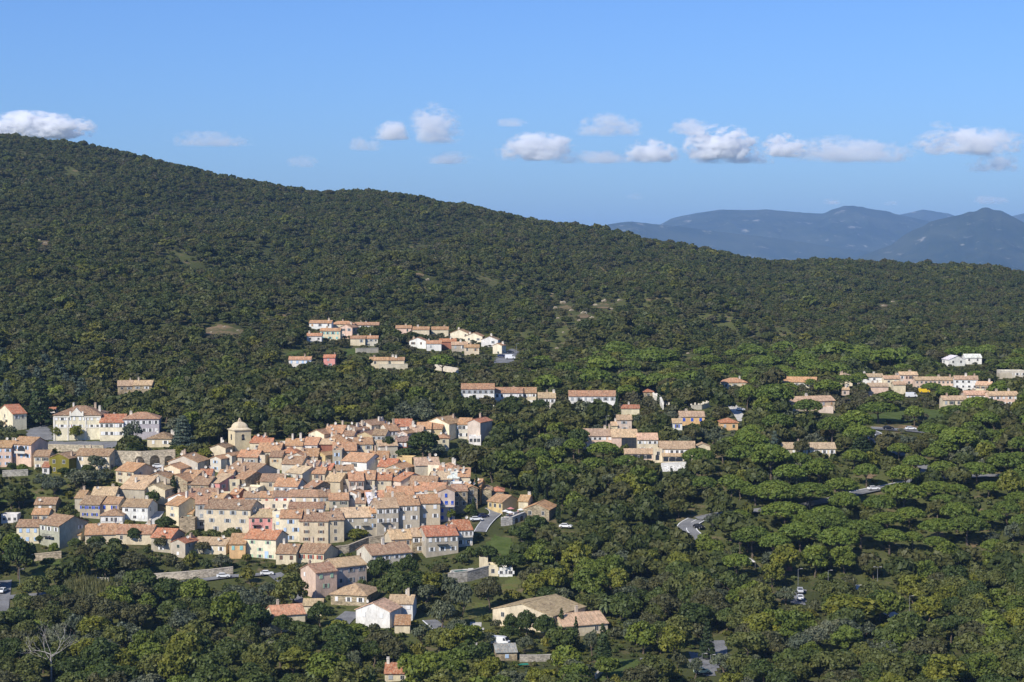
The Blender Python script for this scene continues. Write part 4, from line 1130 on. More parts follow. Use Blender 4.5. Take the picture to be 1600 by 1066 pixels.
wall_run('white terrace wall with arches under the hotel', [(1033,737),(1072,735)], 2.8, 'plaster', (.74,.72,.68), arches={0:[(.2,1.9,2.0,(.85,.83,.8)),(.45,1.9,2.0,(.85,.83,.8)),(.7,1.9,2.0,(.85,.83,.8)),(.92,1.9,2.0,(.85,.83,.8))]})
wall_run('grey stone retaining wall below the swimming pool', [(700,912),(730,909),(764,900)], 3.0, col=(.36,.33,.28))
wall_run('pale stone parapet of the restaurant terrace at the road bend', [(783,822),(800,820),(820,812)], 2.4, col=(.48,.45,.4), arches={1:[(.3,1.4,1.8),(.7,1.4,1.8)]})
wall_run('crenellated cream wall right of the cemetery', [(1080,641),(1096,640),(1110,636)], 1.8, 'plaster', (.64,.58,.46), cren=True)
wall_run('white cemetery wall stepping down the slope', [(1016,622),(1030,628),(1036,640)], 2.0, 'plaster', (.7,.67,.6), cren=True)
wall_run('low grey garden wall below the salmon houses at left', [(4,745),(44,743)], 2.0, col=(.4,.37,.31))
wall_run('stone wall at the bottom edge beside the green table', [(812,1034),(840,1034),(866,1033)], 1.6, col=(.42,.38,.31))
wall_run('pale wall slanting across the garden at the bottom edge', [(931,1062),(942,1050),(951,1040)], 1.2, 'plaster', (.55,.52,.46), name='garden_wall')
wall_run('rough stone wall at the foot of the curved house', [(515,868),(545,864),(575,852),(612,846)], 2.4, col=(.4,.34,.25))
# swimming pool beside the pool house
patch('pool_terrace', [(706,900),(735,888),(752,890),(748,898),(730,903)], M['gravel'], off=.18)
px_, py_, pz_ = hit(728, 894)
pl = link('swimming_pool', None, None, (px_, py_, pz_+.35), math.radians(24)); tag(pl, 'small swimming pool with pale rim beside the pool house', 'swimming pool')
b = MB(); b.box(-4,4,-2,2,-1.5,.02); b.build('water', M['water'], pl)
b = MB(); b.box(-4.6,4.6,-2.6,-2,-1.5,.15); b.box(-4.6,4.6,2,2.6,-1.5,.15); b.box(-4.6,-4,-2,2,-1.5,.15); b.box(4,4.6,-2,2,-1.5,.15); b.build('rim', M['plaster'], pl, color=(.6,.56,.48))
# ------------------------------------------------------------------ vehicles
def car_mesh(van=False):
    L, Wd, Hh = (4.9, 1.9, 2.3) if van else (4.1, 1.72, 1.45)
    b = MB()
    if van: prof = [(-L/2,.35),(-L/2,1.9),(-L/2+.15,2.25),(.9,2.28),(1.5,2.1),(2.0,1.25),(L/2,1.05),(L/2,.35)]
    else: prof = [(-L/2,.35),(-L/2,.85),(-L/2+.1,.95),(-1.75,1.0),(-1.25,1.4),(.35,1.43),(1.05,.97),(1.85,.85),(L/2,.65),(L/2,.35)]
    n0 = len(b.v); k = len(prof)
    for y, ins in ((-Wd/2, 0), (Wd/2, 0)):
        for (x, z) in prof: b.v.append((x, y*(1-.14*max(0, (z-.9)/.6) if not van else 1-.06*max(0,(z-1.2))), z))
    b.f.append(tuple(range(n0, n0+k))); b.f.append(tuple(range(n0+2*k-1, n0+k-1, -1))); b.m += [0, 0]
    for i in range(k):
        j = (i+1) % k; b.f.append((n0+i, n0+k+i, n0+k+j, n0+j)); b.m.append(0)
    g = MB()
    if van:
        g.prism([(1.0,1.3),(1.85,1.3),(1.45,2.0),(1.0,2.02)], 'y', -Wd/2-.01, Wd/2+.01)
        g.poly([(1.53,-.8,2.08),(1.53,.8,2.08),(2.03,.85,1.27),(2.03,-.85,1.27)])
    else:
        g.prism([(-1.6,1.0),(.9,1.0),(.32,1.37),(-1.2,1.35)], 'y', -Wd/2*.995, Wd/2*.995)
        g.poly([(.4,-.62,1.42),(.4,.62,1.42),(1.06,.74,1.0),(1.06,-.74,1.0)]); g.poly([(-1.28,-.62,1.4),(-1.28,.62,1.4),(-1.79,.72,1.03),(-1.79,-.72,1.03)])
    wl = MB(); R = .34 if not van else .38
    wl.prism([(R*math.cos(t*.5236), R*math.sin(t*.5236)) for t in range(12)], 'y', -.1, .1)
    rim = MB(); rim.prism([(R*.6*math.cos(t*.7854), R*.6*math.sin(t*.7854)) for t in range(8)], 'y', -.11, .11)
    hl = MB(); hl.box(0, .06, -.2, .2, -.08, .08)
    return b.mesh('body', [M['carpaint']]), g.mesh('window_glass', [M['glass']]), wl.mesh('wheel', [M['rubber']]), rim.mesh('rim', [M['steel']]), hl.mesh('headlight', [M['frame']]), (L, Wd, R)
CARM = {False: car_mesh(False), True: car_mesh(True)}
def car(px, py, rz, col, label, van=False, nm=None):
    x, y, z = hit(px, py)
    bd, gl, wh, rm, hl, (L, Wd, R) = CARM[van]
    r = link('parked_van' if van else 'parked_car', None, None, (x, y, z+.28), math.radians(rz))
    tag(r, label, 'van' if van else 'car', 'cars parked and driving around the village')
    link('body', bd, r, (0,0,0), None, col); link('window_glass', gl, r, (0,0,0))
    for sx in (-.31, .31):
        for s in (-1, 1):
            w_ = link('wheel', wh, r, (sx*L, s*(Wd/2-.08), R)); link('rim', rm, w_, (0,0,0))
    for s in (-1, 1): link('headlight', hl, r, (L/2-.02, s*.6, .72))
    PATCHW.append((x, y, 3.5))
    for dx in (-7, -3, 0, 3, 7):
        for dy in (0, -3, -6): KEEP.append((px+dx, py+dy, y-1.5, 'c%d' % len(KEEP)))
    if nm: LANDS.append((px, py, nm, r))
WHT, SIL, BLK, DBL = (.75,.75,.74), (.5,.51,.52), (.015,.015,.018), (.02,.03,.09)
car(5,927,80,WHT,'white car on the road at the far left edge',nm='the white car at the left edge')
car(349,904,8,WHT,'white car parked at the right end of the dry stone wall',nm='the white car by the stone wall')
car(417,900,8,WHT,'white car on the lane left of the tall salmon house')
car(1092,827,-55,BLK,'dark car half hidden at the valley road bend',nm='the valley road bend')
car(1365,767,10,WHT,'white car driving along the middle road between pines',nm='the white car between the pines')
car(1388,672,4,BLK,'black car on the upper road below the residence',nm='the black car on the upper road')
car(1423,673,4,WHT,'white car on the upper road, right of the black car')
car(1097,1054,15,(.5,.6,.42),'pale green car at the bottom car park',nm='the pale green car')
car(797,562,5,WHT,'white van in the hamlet car park',True); car(797,553,5,BLK,'dark car behind the white van in the hamlet car park'); car(784,559,10,DBL,'dark blue car left of the white van in the hamlet car park')
car(744,815,10,WHT,'white car parked left of the village road bend'); car(754,810,40,DBL,'dark blue car in the shade at the village road bend')
car(247,732,10,WHT,'white car at the back of the car park under the arched wall'); car(243,738,10,SIL,'silver car in front of the white one under the arched wall'); car(251,737,20,WHT,'white car on the right of the car park under the arched wall')
car(1157,643,-50,WHT,'white car parked on the cemetery path',nm='the white car on the cemetery path')
car(1250,927,85,SIL,'silver car in the small car park among the woods',nm='the small woodland car park'); car(1250,938,85,WHT,'white car in the small car park among the woods')
car(1424,622,10,WHT,'large white camper van below the residence',True); car(1444,615,5,(.75,.5,.03),'bright yellow van below the residence',True)
car(782,1009,-20,WHT,'white van behind the stone shed at the bottom',True); car(884,826,-15,WHT,'white car in the trees right of the stone gable house')
# ------------------------------------------------------------------ street furniture
LG = 'lamp posts beside roads and paths'
def lamp_mesh(hh, double):
    b = MB(); b.tube([(0,0,-.5),(0,0,hh)], [.09,.05], 6); b.tube([(0,0,hh-.05),(.9,0,hh)], [.04,.03], 5)
    if double: b.tube([(0,0,hh-.05),(-.9,0,hh)], [.04,.03], 5)
    return b.mesh('pole', [M['steel']])
def lamp(px, py, hh, label, double=False, wood=False):
    hh *= .62
    x, y, z = hit(px, py)
    r = link('street_lamp' if not wood else 'utility_pole', None, None, (x, y, z)); tag(r, label, 'street lamp' if not wood else 'pole', LG if not wood else 'utility poles')
    if wood:
        b = MB(); b.tube([(0,0,-.5),(0,0,hh)], [.16,.11], 7); b.build('pole', M['bark'], r)
        b = MB(); b.box(-.7,.7,-.06,.06,hh-.5,hh-.38); b.build('crossarm', M['bark'], r)
    else:
        link('pole', lamp_mesh(hh, double), r)
        for s in ((1, -1) if double else (1,)):
            b = MB(); b.prism([(-.12,0),(.12,0),(.2,.14),(-.2,.14)], 'x', -.35, .35); b.build('lamp_head', M['frame'], r, (s*.95, 0, hh-.03))
    KEEP.extend([(px, py-hh*F/y*k, y-1, 'l%d%d' % (px, py)) for k in (.6, .8, 1.0)]); PATCHW.append((x, y, 2))
lamp(1371,912,8,'double lamp post left of the gravel path in the lower right woods',True); lamp(1294,914,7,'slim lamp post rising from the woods left of the double lamp post')
lamp(1421,955,7,'lamp post by the gravel path left of the yellow tree'); lamp(1444,965,7,'lamp post right below the bright yellow tree')
lamp(1247,915,8,'lamp post above the small woodland car park'); lamp(1156,878,10,'tall wooden pole left of the white tent',wood=True)
lamp(1470,768,6,'pale wooden post in front of the pine belt',wood=True); lamp(947,675,10,'tall lamp post above the left wing of the hotel')
lamp(1110,1046,6,'lamp post at the bottom car park, right one'); lamp(1097,1044,6,'lamp post at the bottom car park, left one'); lamp(31,915,8,'lamp post on the green slope at the left edge')
lamp(807,552,8,'lamp post at the hamlet car park')
# white tent
x, y, z = hit(1169, 888); t_ = link('garden_tent', None, None, (x, y, z)); tag(t_, 'white garden tent roof showing through the woods', 'tent')
b = MB(); b.poly([(-2,-2,2.2),(2,-2,2.2),(0,0,3.4)]); b.poly([(2,-2,2.2),(2,2,2.2),(0,0,3.4)]); b.poly([(2,2,2.2),(-2,2,2.2),(0,0,3.4)]); b.poly([(-2,2,2.2),(-2,-2,2.2),(0,0,3.4)]); b.build('canopy', M['frame'], t_)
for sx in (-1.9, 1.9):
    for sy in (-1.9, 1.9):
        b = MB(); b.tube([(sx,sy,0),(sx,sy,2.25)], [.06,.06], 5); b.build('leg', M['steel'], t_)
for dx in (-6, 0, 6): KEEP.append((1169+dx, 880, y-3, 'tent'))
LANDS.append((1169, 882, 'the white tent', t_))
# green table at the bottom
x, y, z = hit(817, 1043); g_ = link('table_tennis_table', None, None, (x, y, z+.1), .2); tag(g_, 'green table on legs beside the stone shed at the bottom', 'table')
b = MB(); b.box(-1.4,1.4,-.8,.8,.72,.78); b.build('top', M['paint'], g_, color=(.02,.22,.14))
for sx in (-1.1, 1.1):
    for sy in (-.6, .6):
        b = MB(); b.box(sx-.04,sx+.04,sy-.04,sy+.04,-.2,.719); b.build('leg', M['iron'], g_)
for dx in (-6, 0, 6): KEEP.append((817+dx, 1039, y-2, 'tt'))
# restaurant terrace
patch('terrace', [(783,818),(790,806),(802,801),(822,802),(821,811),(800,818)], M['gravel'], off=.3)
tb = MB(); tb.lathe([(.02,.0),(.3,.02),(.06,.08),(.05,.7),(.5,.72),(.5,.76)], 10); TBM = tb.mesh('table_top', [M['frame']])
cb_ = MB(); cb_.box(-.22,.22,-.22,.22,.42,.47); CSEAT = cb_.mesh('seat', [M['paint']])
cb_ = MB(); cb_.box(-.22,.22,.18,.22,.47,.95); CBACK = cb_.mesh('backrest', [M['paint']])
cb_ = MB()
CLEG = []
cl_ = MB(); cl_.box(-.02,.02,-.02,.02,0,.42); CLEGM = cl_.mesh('leg', [M['iron']])
spots = [(789,813),(794,808),(799,814),(803,806),(806,812),(811,808),(815,806),(809,804)]
for k, (a, b_) in enumerate(spots):
    x, y, z = hit(a, b_); z += .32
    t = link('cafe_table', None, None, (x, y, z)); tag(t, 'round cafe table on the restaurant terrace at the bend', 'table', 'cafe tables on the terrace')
    link('table_top', TBM, t)
    for q in range(2):
        an = random.uniform(0, 6.28); c_ = link('cafe_chair', None, None, (x+.8*math.cos(an), y+.8*math.sin(an), z), an-1.57)
        tag(c_, 'small cafe chair at a round table on the restaurant terrace', 'chair', 'cafe chairs on the terrace')
        col = random.choice(((.7,.7,.68),(.55,.2,.15),(.1,.1,.1)))
        link('seat', CSEAT, c_, None, None, col); link('backrest', CBACK, c_, None, None, col)
        for sx in (-.19, .19):
            for sy in (-.19, .19): link('leg', CLEGM, c_, (sx, sy, 0))
for k, (a, b_, col, w_) in enumerate([(797,812,(.75,.73,.7),'white'),(790,810,(.7,.68,.64),'cream'),(798,806,(.55,.22,.2),'faded red'),(814,808,(.72,.7,.66),'off-white')]):
    x, y, z = hit(a, b_); z += .32
    p_ = link('parasol', None, None, (x, y, z)); tag(p_, w_+' parasol on the restaurant terrace at the road bend', 'parasol')
    b = MB(); b.tube([(0,0,0),(0,0,2.5)], [.03,.03], 6); b.build('pole', M['steel'], p_)
    b = MB(); b.lathe([(1.3,2.05),(.05,2.55),(.02,2.6)], 8); b.build('canopy', M['paint'], p_, color=col)
# village terrace infill: the cemetery tombs
for k, (a, b_) in enumerate([(1040,632),(1048,634),(1055,631),(1062,636),(1070,633)]):
    x, y, z = hit(a, b_); t = link('tomb', None, None, (x, y, z), random.uniform(-.3,.3)); tag(t, 'pale stone tomb under the cemetery cypresses', 'tomb', 'tombs in the cemetery')
    b = MB(); b.box(-1,1,-.7,.7,-.5,1.3); b.build('slab', M['plaster'], t, color=(.68,.64,.56)); b = MB(); b.box(-.08,.08,-.08,.08,1.3,2.4); b.box(-.4,.4,-.07,.07,1.85,2.0); b.build('cross', M['plaster'], t, color=(.6,.57,.5))
# ------------------------------------------------------------------ trees
def leaf_cloud(lobes, n_per, size, rng, up=-.45, jit=.55):
    V, Fc = [], []
    for (cx, cy, cz, rx, ry, rz) in lobes:
        n = max(6, int(n_per*(rx*ry)**.5*rz**.5))
        d = rng.normal(size=(n*2, 3)); d /= np.linalg.norm(d, axis=1)[:, None]; d = d[d[:, 2] > up][:n]; n = len(d)
        r = rng.uniform(.78, 1.06, n)[:, None]
        p = np.array([cx, cy, cz]) + d*np.array([rx, ry, rz])*r
        nm = d/np.array([rx, ry, rz]) ; nm /= np.linalg.norm(nm, axis=1)[:, None]
        nm = nm + rng.normal(size=(n, 3))*jit; nm /= np.linalg.norm(nm, axis=1)[:, None]
        a = np.cross(nm, rng.normal(size=(n, 3))); a /= np.linalg.norm(a, axis=1)[:, None]; b = np.cross(nm, a)
        s = (size*rng.uniform(.55, 1.35, n))[:, None]
        q = np.stack([p - a*s - b*s*.3, p + b*s*.75 - nm*s*.15, p + a*s + b*s*.2, p - b*s*.7 + nm*s*.15], 1)
        V.append(q.reshape(-1, 3))
    V = np.concatenate(V); Fc = np.arange(len(V)).reshape(-1, 4)
    return V, Fc
def dome_lobes(rng, R, zc, rz, n, lr, flat=0.0, low=-.35):
    out = []
    k = 0
    while len(out) < n and k < n*6:
        k += 1
        d = rng.normal(size=3); d /= np.linalg.norm(d)
        if d[2] < low: continue
        f = rng.uniform(.55, .82)
        p = d*np.array([R, R, rz])*f
        r = lr*rng.uniform(.7, 1.25)
        out.append((p[0], p[1], zc+p[2], r, r, r*rng.uniform(.65, .9)*(1-flat)))
    return out
def trunk_mb(H, r0, limbs, spread, rng, crook=.3):
    b = MB()
    pts = [(0,0,-.6)]; x = y = 0
    for k in range(1, 5):
        x += rng.uniform(-crook, crook); y += rng.uniform(-crook, crook); pts.append((x, y, H*k/4))
    b.tube(pts, [r0*1.25, r0, r0*.85, r0*.72, r0*.6], 7)
    tips = []
    for k in range(limbs):
        a = 6.283*k/limbs + rng.uniform(-.4, .4); L = spread*rng.uniform(.7, 1.1)
        s = pts[-1] if k % 2 else pts[-2]
        p1 = (s[0]+L*.45*math.cos(a), s[1]+L*.45*math.sin(a), s[2]+L*.45); p2 = (s[0]+L*math.cos(a), s[1]+L*math.sin(a), s[2]+L*.75)
        b.tube([s, p1, p2], [r0*.5, r0*.36, r0*.14], 5)
    return b
def join_np(V, Fc, mb, mleaf, mbark, name):
    """crown and trunk in one mesh, for trees too small to show their parts"""
    v = list(map(tuple, V)); f = [tuple(q) for q in Fc]; n = len(v)
    me = bpy.data.meshes.new(name)
    me.from_pydata(v+mb.v, [], f+[tuple(n+k for k in q) for q in mb.f]); me.materials.append(mleaf); me.materials.append(mbark)
    me.polygons.foreach_set('material_index', [0]*len(f)+[1]*len(mb.f)); me.update(); return me

KINDS = {}
def make_kind(kind, variants, near_n, far_n, leaf_near, leaf_far, builder, R0, H0, jn=.5):
    rng = np.random.default_rng(hash(kind) % 1 + len(kind)*17 + ord(kind[0]))
    near, far, single = [], [], []
    for v in range(variants):
        lobes, mb = builder(rng)
        V, Fc = leaf_cloud(lobes, near_n, leaf_near, rng, jit=jn)
        crown = np_mesh('crown', V, Fc, [M['leaf']])
        trunk = mb.mesh('trunk', [M['bark']])
        V2, F2 = leaf_cloud(lobes, near_n*.6, leaf_near*1.25, rng, jit=jn)
        single.append(join_np(V2, F2, mb, M['leaf'], M['bark'], kind))
        V3, F3 = leaf_cloud(lobes, far_n, leaf_far, rng, jit=.38)
        far.append((V3, F3, mb)); near.append((crown, trunk))
    KINDS[kind] = dict(near=near, single=single, far=far, R=R0, H=H0)
def b_oak(rng):
    R = 4.2; zc = 4.6
    return dome_lobes(rng, R, zc, 3.1, 24, 1.55) + [(0,0,zc,2.2,2.2,1.8)], trunk_mb(3.2, .28, 4, 2.6, rng)
def b_decid(rng):
    R = 4.0; zc = 5.2
    return dome_lobes(rng, R, zc, 3.8, 26, 1.35, low=-.55) + [(0,0,zc,1.8,1.8,2)], trunk_mb(3.4, .24, 5, 2.8, rng)
def b_olive(rng):
    R = 3.6; zc = 3.7
    return dome_lobes(rng, R, zc, 2.5, 20, 1.15, low=-.5), trunk_mb(2.0, .3, 4, 2.4, rng, .4)
def b_pine(rng):
    R = 5.6; zc = 7.2; out = []
    for k in range(64):
        r = R*math.sqrt((k+.5)/64)*.9; a = k*2.39996+rng.uniform(-.25, .25); l = 1.12*rng.uniform(.85, 1.2)
        z = zc + 4.8*(1-(r/R)**2)**.55 - 1.7 + rng.uniform(-.2, .2)
        out.append((r*math.cos(a), r*math.sin(a), z, l, l, l*.7))
    for k in range(14):
        a = 6.283*k/14+rng.uniform(-.15,.15); out.append((R*.8*math.cos(a), R*.8*math.sin(a), zc-.3+.3*rng.uniform(-1,1), 1.1, 1.1, .8))
    return out, trunk_mb(6.2, .32, 7, 4.0, rng, .25)
def b_cypress(rng):
    out = []
    for k in range(16):
        t = k/15; z = .7+9.6*t; r = 1.15*math.sin(min(1, t*2.6+.25)*1.57)*(1-t*.0)*(1.0-.88*max(0, t-.35)/.65)+.12
        out.append((rng.uniform(-.14,.14), rng.uniform(-.14,.14), z, r, r, .95))
    b = MB(); b.tube([(0,0,-.6),(0,0,3)], [.2,.12], 6); return out, b
def b_cedar(rng):
    out = []
    for k in range(9):
        t = k/8; z = 1.6+9*t; R = 4.3*(1-t)**.8+.35; n = int(3+R*2.2)
        for q in range(n):
            a = 6.283*q/n+rng.uniform(-.3,.3)+k; r = R*rng.uniform(.45,.85); out.append((r*math.cos(a), r*math.sin(a), z+rng.uniform(-.25,.25)-r*.12, 1.05, 1.05, .5))
    b = MB(); b.tube([(0,0,-.6),(0,0,5),(0,0,10.4)], [.32,.22,.05], 7); return out, b
def b_bush(rng):
    return dome_lobes(rng, 1.6, .9, 1.0, 9, .8, low=-.1), trunk_mb(.7, .07, 3, .6, rng, .1)
make_kind('holm_oak', 6, 62, 15, .40, .95, b_oak, 5.2, 8.4)
make_kind('downy_oak', 5, 58, 15, .40, .95, b_decid, 4.9, 9.4)
make_kind('olive_tree', 4, 60, 15, .30, .8, b_olive, 4.3, 6.6)
make_kind('umbrella_pine', 5, 52, 14, .34, .8, b_pine, 6.3, 11.4, .36)
make_kind('cypress', 3, 70, 16, .26, .7, b_cypress, 1.25, 11.2)
make_kind('cedar', 2, 60, 15, .32, .8, b_cedar, 4.8, 11.2)
make_kind('bush', 5, 70, 16, .24, .55, b_bush, 2.2, 2.4)
TONES = {
 'holm_oak': [((.042,.062,.016),'dark green'),((.057,.077,.02),'deep green'),((.074,.086,.024),'olive green'),((.062,.064,.028),'brownish green')],
 'downy_oak': [((.08,.108,.019),'mid green'),((.1,.128,.021),'bright green'),((.118,.128,.02),'yellowish green'),((.095,.105,.028),'soft green')],
 'olive_tree': [((.085,.1,.06),'grey-green'),((.07,.085,.055),'dull grey-green'),((.105,.115,.075),'silvery')],
 'umbrella_pine': [((.108,.152,.026),'fresh green'),((.092,.132,.025),'green'),((.122,.164,.028),'light green')],
 'cypress': [((.03,.048,.016),'dark'),((.038,.058,.02),'deep green')],
 'cedar': [((.07,.095,.075),'blue-grey'),((.035,.055,.022),'dark green')],
 'bush': [((.05,.068,.02),'dark green'),((.075,.1,.024),'green'),((.115,.115,.02),'yellowish'),((.07,.075,.035),'dull')],
}
WORD = dict(holm_oak='holm oak', downy_oak='leafy tree', olive_tree='olive-like tree', umbrella_pine='umbrella pine', cypress='cypress', cedar='cedar', bush='bush')
CAT = dict(holm_oak='tree', downy_oak='tree', olive_tree='tree', umbrella_pine='pine', cypress='cypress', cedar='cedar', bush='bush')
KP = np.array([(a, b, c) for a, b, c, d in KEEP]); KO = np.array([hash(d) % 100003 for a, b, c, d in KEEP])
owner_n = {}
for o_ in KO: owner_n[o_] = owner_n.get(o_, 0)+1
FT = np.array(FOOT); PW = np.array(PATCHW)
def blocked(x, y, rad):
    dx, dy = x-FT[:,0], y-FT[:,1]
    lx = dx*FT[:,2]+dy*FT[:,3]; ly = -dx*FT[:,3]+dy*FT[:,2]
    if np.any((np.abs(lx) < FT[:,4]+rad) & (np.abs(ly) < FT[:,5]+rad)): return True
    return bool(np.any((x-PW[:,0])**2+(y-PW[:,1])**2 < (PW[:,2]+rad*.7)**2))
def covers(x, y, z, R, H, tol=.16):
    px, pyb, _ = project(x, y, z); _, pyt, _ = project(x, y, z+H); rp = R*F/y*.95
    cy, ry = (pyt+pyb)/2-.08*(pyb-pyt), (pyb-pyt)/2*.95
    m = (((KP[:,0]-px)/rp)**2+((KP[:,1]-cy)/max(ry,1))**2 < 1) & (KP[:,2] > y)
    if not m.any(): return False
    o_, n_ = np.unique(KO[m], return_counts=True)
    return any(n/owner_n[k] > tol for k, n in zip(o_, n_))
TREES = []   # dicts
def add_tree(kind, x, y, R, H, tone, manual=False, label=None):
    TREES.append(dict(kind=kind, x=x, y=y, z=float(G(x, y)), R=R, H=H, tone=tone, manual=manual, label=label))
MAN = []
def T(kind, px, pyb, wpx, hpx, tone=0, label=None, nm=None):
    x, y, z = hit(px, pyb); add_tree(kind, x, y, wpx*y/F/2, hpx*y/F, tone, True, label)
    MAN.append((x, y, wpx*y/F/2))
    if nm: LANDS.append((px, pyb-hpx/2, nm, 'tree%d' % len(TREES))); TREES[-1]['nm'] = nm
for a in [(239,795,28,32,0),(258,833,38,28,0),(304,850,30,24,2),(332,852,38,27,2),(364,852,42,30,2),(606,714,24,36,0),(662,714,60,44,0),(636,722,44,24,0),
          (594,912,44,46,0),(640,908,38,42,0),(500,982,44,44,0),(822,1000,42,48,0),(850,1002,40,46,0),(795,1005,36,30,0),(765,955,48,56,3),(690,905,34,26,3),(780,890,30,24,0),
          (118,860,28,20,1),(65,850,22,16,1),(210,850,30,28,0),(150,862,34,28,1),(255,862,36,28,3),(318,866,34,22,3),(180,860,26,22,0),(100,745,26,16,0),(137,744,26,20,1),
          (18,737,18,16,0),(30,905,60,70,0),(75,890,30,20,0),(815,850,40,30,0),(838,838,44,36,0),(800,900,50,40,0),(210,900,60,40,3),(165,905,40,46,0),(452,756,28,14,0),(428,762,30,16,0),(411,745,30,18,0),
          (760,880,50,30,0),(210,990,50,50,3),(120,700,6,6,0),(450,742,16,10,0),(592,902,20,14,1),(800,992,30,34,0),(905,708,40,42,0),(800,642,36,26,0),(735,642,20,22,1),(440,994,42,36,0),(468,997,38,30,1),(1253,715,30,32,3),(1090,775,40,34,0),(845,650,34,28,0)]:
    T('holm_oak', *a[:4], a[4])
for a in [(284,716,36,22,2),(318,724,32,26,2),(346,708,22,12,2),(90,688,18,24,2),(119,690,24,28,2),(35,740,22,16,1),(735,808,22,22,1),(705,815,18,22,1),(560,845,42,20,2),(500,660,40,20,2),(468,652,22,22,2),(540,658,60,28,2),
          (305,950,60,50,1),(360,990,70,70,1),(1450,975,54,46,2),(1240,860,50,45,1),(1100,870,44,38,1),(1225,905,60,60,2),(1330,985,110,60,2),(1395,1000,60,30,2),(555,1010,60,40,1),(650,1066,70,50,1),(1245,1000,80,50,1),
          (230,1050,70,50,1),(460,1060,70,50,2),(700,1055,60,40,1),(20,880,50,50,1),(750,625,0.1,0.1,0),(729,600,14,18,2),(774,612,12,14,2),(876,612,22,20,2),(922,626,20,24,2),(940,625,16,22,2),(85,870,20,24,1),(885,1055,60,50,1),(950,1062,50,40,0)]:
    if a[2] > 1: T('downy_oak', *a[:4], a[4])
for a in [(207,700,36,44,1),(152,738,36,30,1),(680,715,44,24,0),(735,720,36,22,0),(690,985,50,50,0),(720,965,44,60,0),(705,935,40,36,0),(715,1005,46,40,0),(660,1010,44,40,0),(190,915,24,26,2),(760,1010,34,26,0),(285,1000,60,50,1),(300,940,50,40,1),(820,1022,34,30,0),(925,1025,30,42,0),(1085,1060,30,36,0),(1130,1055,50,36,0),(1175,1055,44,34,0),(1228,945,44,30,0),(995,1010,60,46,0),(550,1062,50,50,0),(120,1005,50,50,1)]:
    T('olive_tree', *a)
for a in [(286,698,48,50,0),(64,664,58,70,1),(1095,622,36,46,1),(1345,722,60,40,1),(1210,722,24,50,0),(10,660,40,40,1),(1105,1030,34,60,1)]:
    T('cedar', *a, label={286:'blue-grey conical cedar right of the town hall',64:'large dark layered cedar at the left edge behind the villa',1210:'bare grey-blue conifer above the long tan bungalow'}.get(a[0]))
for a in [(271,775,14,34,0),(964,648,7,42,0),(839,638,5,22,0),(837,788,10,48,0),(852,792,9,30,0),(872,818,8,46,0),(1065,638,9,44,0),(1043,630,9,38,0),(1030,632,8,30,0),(1053,628,8,34,0),(995,760,9,32,0),(1049,770,12,42,0),(1219,708,7,24,1),(877,990,14,42,1),(865,998,13,34,0),(900,1014,13,52,0),(942,1048,26,76,1),(1072,746,10,22,0),(744,790,12,50,0),(740,812,12,36,0),(950,646,6,12,0),(1033,755,8,26,0),(728,800,8,34,0),(1086,712,8,20,0),(892,632,4,14,0)]:
    T('cypress', *a)
PINES = [(1210,790,56,40),(1265,796,72,42),(1315,786,54,40),(1353,762,40,38),(1394,756,22,22),(1473,754,46,34),(1525,760,60,38),(1585,770,46,36),(1463,786,60,34),(1495,782,36,26),(1475,800,46,28),(1225,830,74,46),(1250,862,66,46),(1345,858,66,46),(1385,836,52,36),(1390,866,54,40),(1310,868,48,36),(1422,828,48,36),(1465,850,58,40),(1512,852,64,46),(1426,862,32,32),(1462,866,38,28),(1574,822,46,40),(1552,876,38,34),(1592,802,44,34),
 (1318,612,58,26),(1342,606,28,24),(1390,642,44,30),(1372,662,62,34),(1428,668,30,34),(1456,620,34,22),(1490,665,48,32),(1530,656,54,36),(1540,682,42,40),(1300,697,46,46),(1232,624,30,26),(1267,612,22,20),(1262,660,46,36),(1168,645,28,44),(914,608,34,32),(884,598,36,32),(1056,594,40,30),(942,728,50,38),(1090,742,50,42),(1108,580,36,26),(1130,590,34,22),(1175,600,34,22),(1030,580,30,22),(1345,575,44,24),(1270,580,44,26),(1220,590,30,20),(1180,790,44,32),(1545,700,40,30),(1340,700,54,36),(1430,745,40,34),(1400,790,46,34),(1545,780,40,28),(690,590,44,36),(1100,780,40,36),(1155,830,40,34),(1290,830,56,40),(1545,830,44,34),(1150,905,48,40),(880,760,50,36),(980,745,44,34),(1580,700,44,32),(1590,740,44,34),(905,700,34,30)]
for k, a in enumerate(PINES): T('umbrella_pine', a[0], a[1], a[2]*1.14, a[3]*1.04, k % 3)
TREES_TOP = [(1450,952,'the bright yellow tree')]
for a, b_, n_ in TREES_TOP: LANDS.append((a, b_, n_, 'tt'))
# rule-placed woods
VILLAGE = [(246,745),(330,722),(400,712),(480,692),(560,684),(600,676),(660,672),(768,664),(768,694),(692,698),(692,714),(757,752),(780,770),(862,785),(862,808),(760,815),(742,835),(738,866),(640,892),(575,884),(440,884),(380,873),(300,866),(246,868),(235,800)]
MANA = np.array(MAN)
def pick(px, py, x, y, rng):
    n1 = float(wob(x, y, 31, 60)); n2 = float(wob(x, y, 32, 110)); t = rng.uniform()
    if px > 1120 and 560 < py < 890:
        pp = .42 if py > 690 else .22
        if t < pp: return 'umbrella_pine'
    elif px > 820 and 560 < py < 760 and t < .12: return 'umbrella_pine'
    if px < 130 and 560 < py < 660 and t < .15: return 'cedar'
    v = (n1 if y < 950 else n1*.55+n2*.9) + rng.normal()*.3
    if py > 880:
        return 'holm_oak' if v < .12 else ('downy_oak' if v < .52 else 'olive_tree')
    if y < 950:
        return 'holm_oak' if v < .28 else ('downy_oak' if v < .45 else 'olive_tree')
    return 'holm_oak' if v < .48 else ('downy_oak' if v < .6 else 'olive_tree')
cand = []
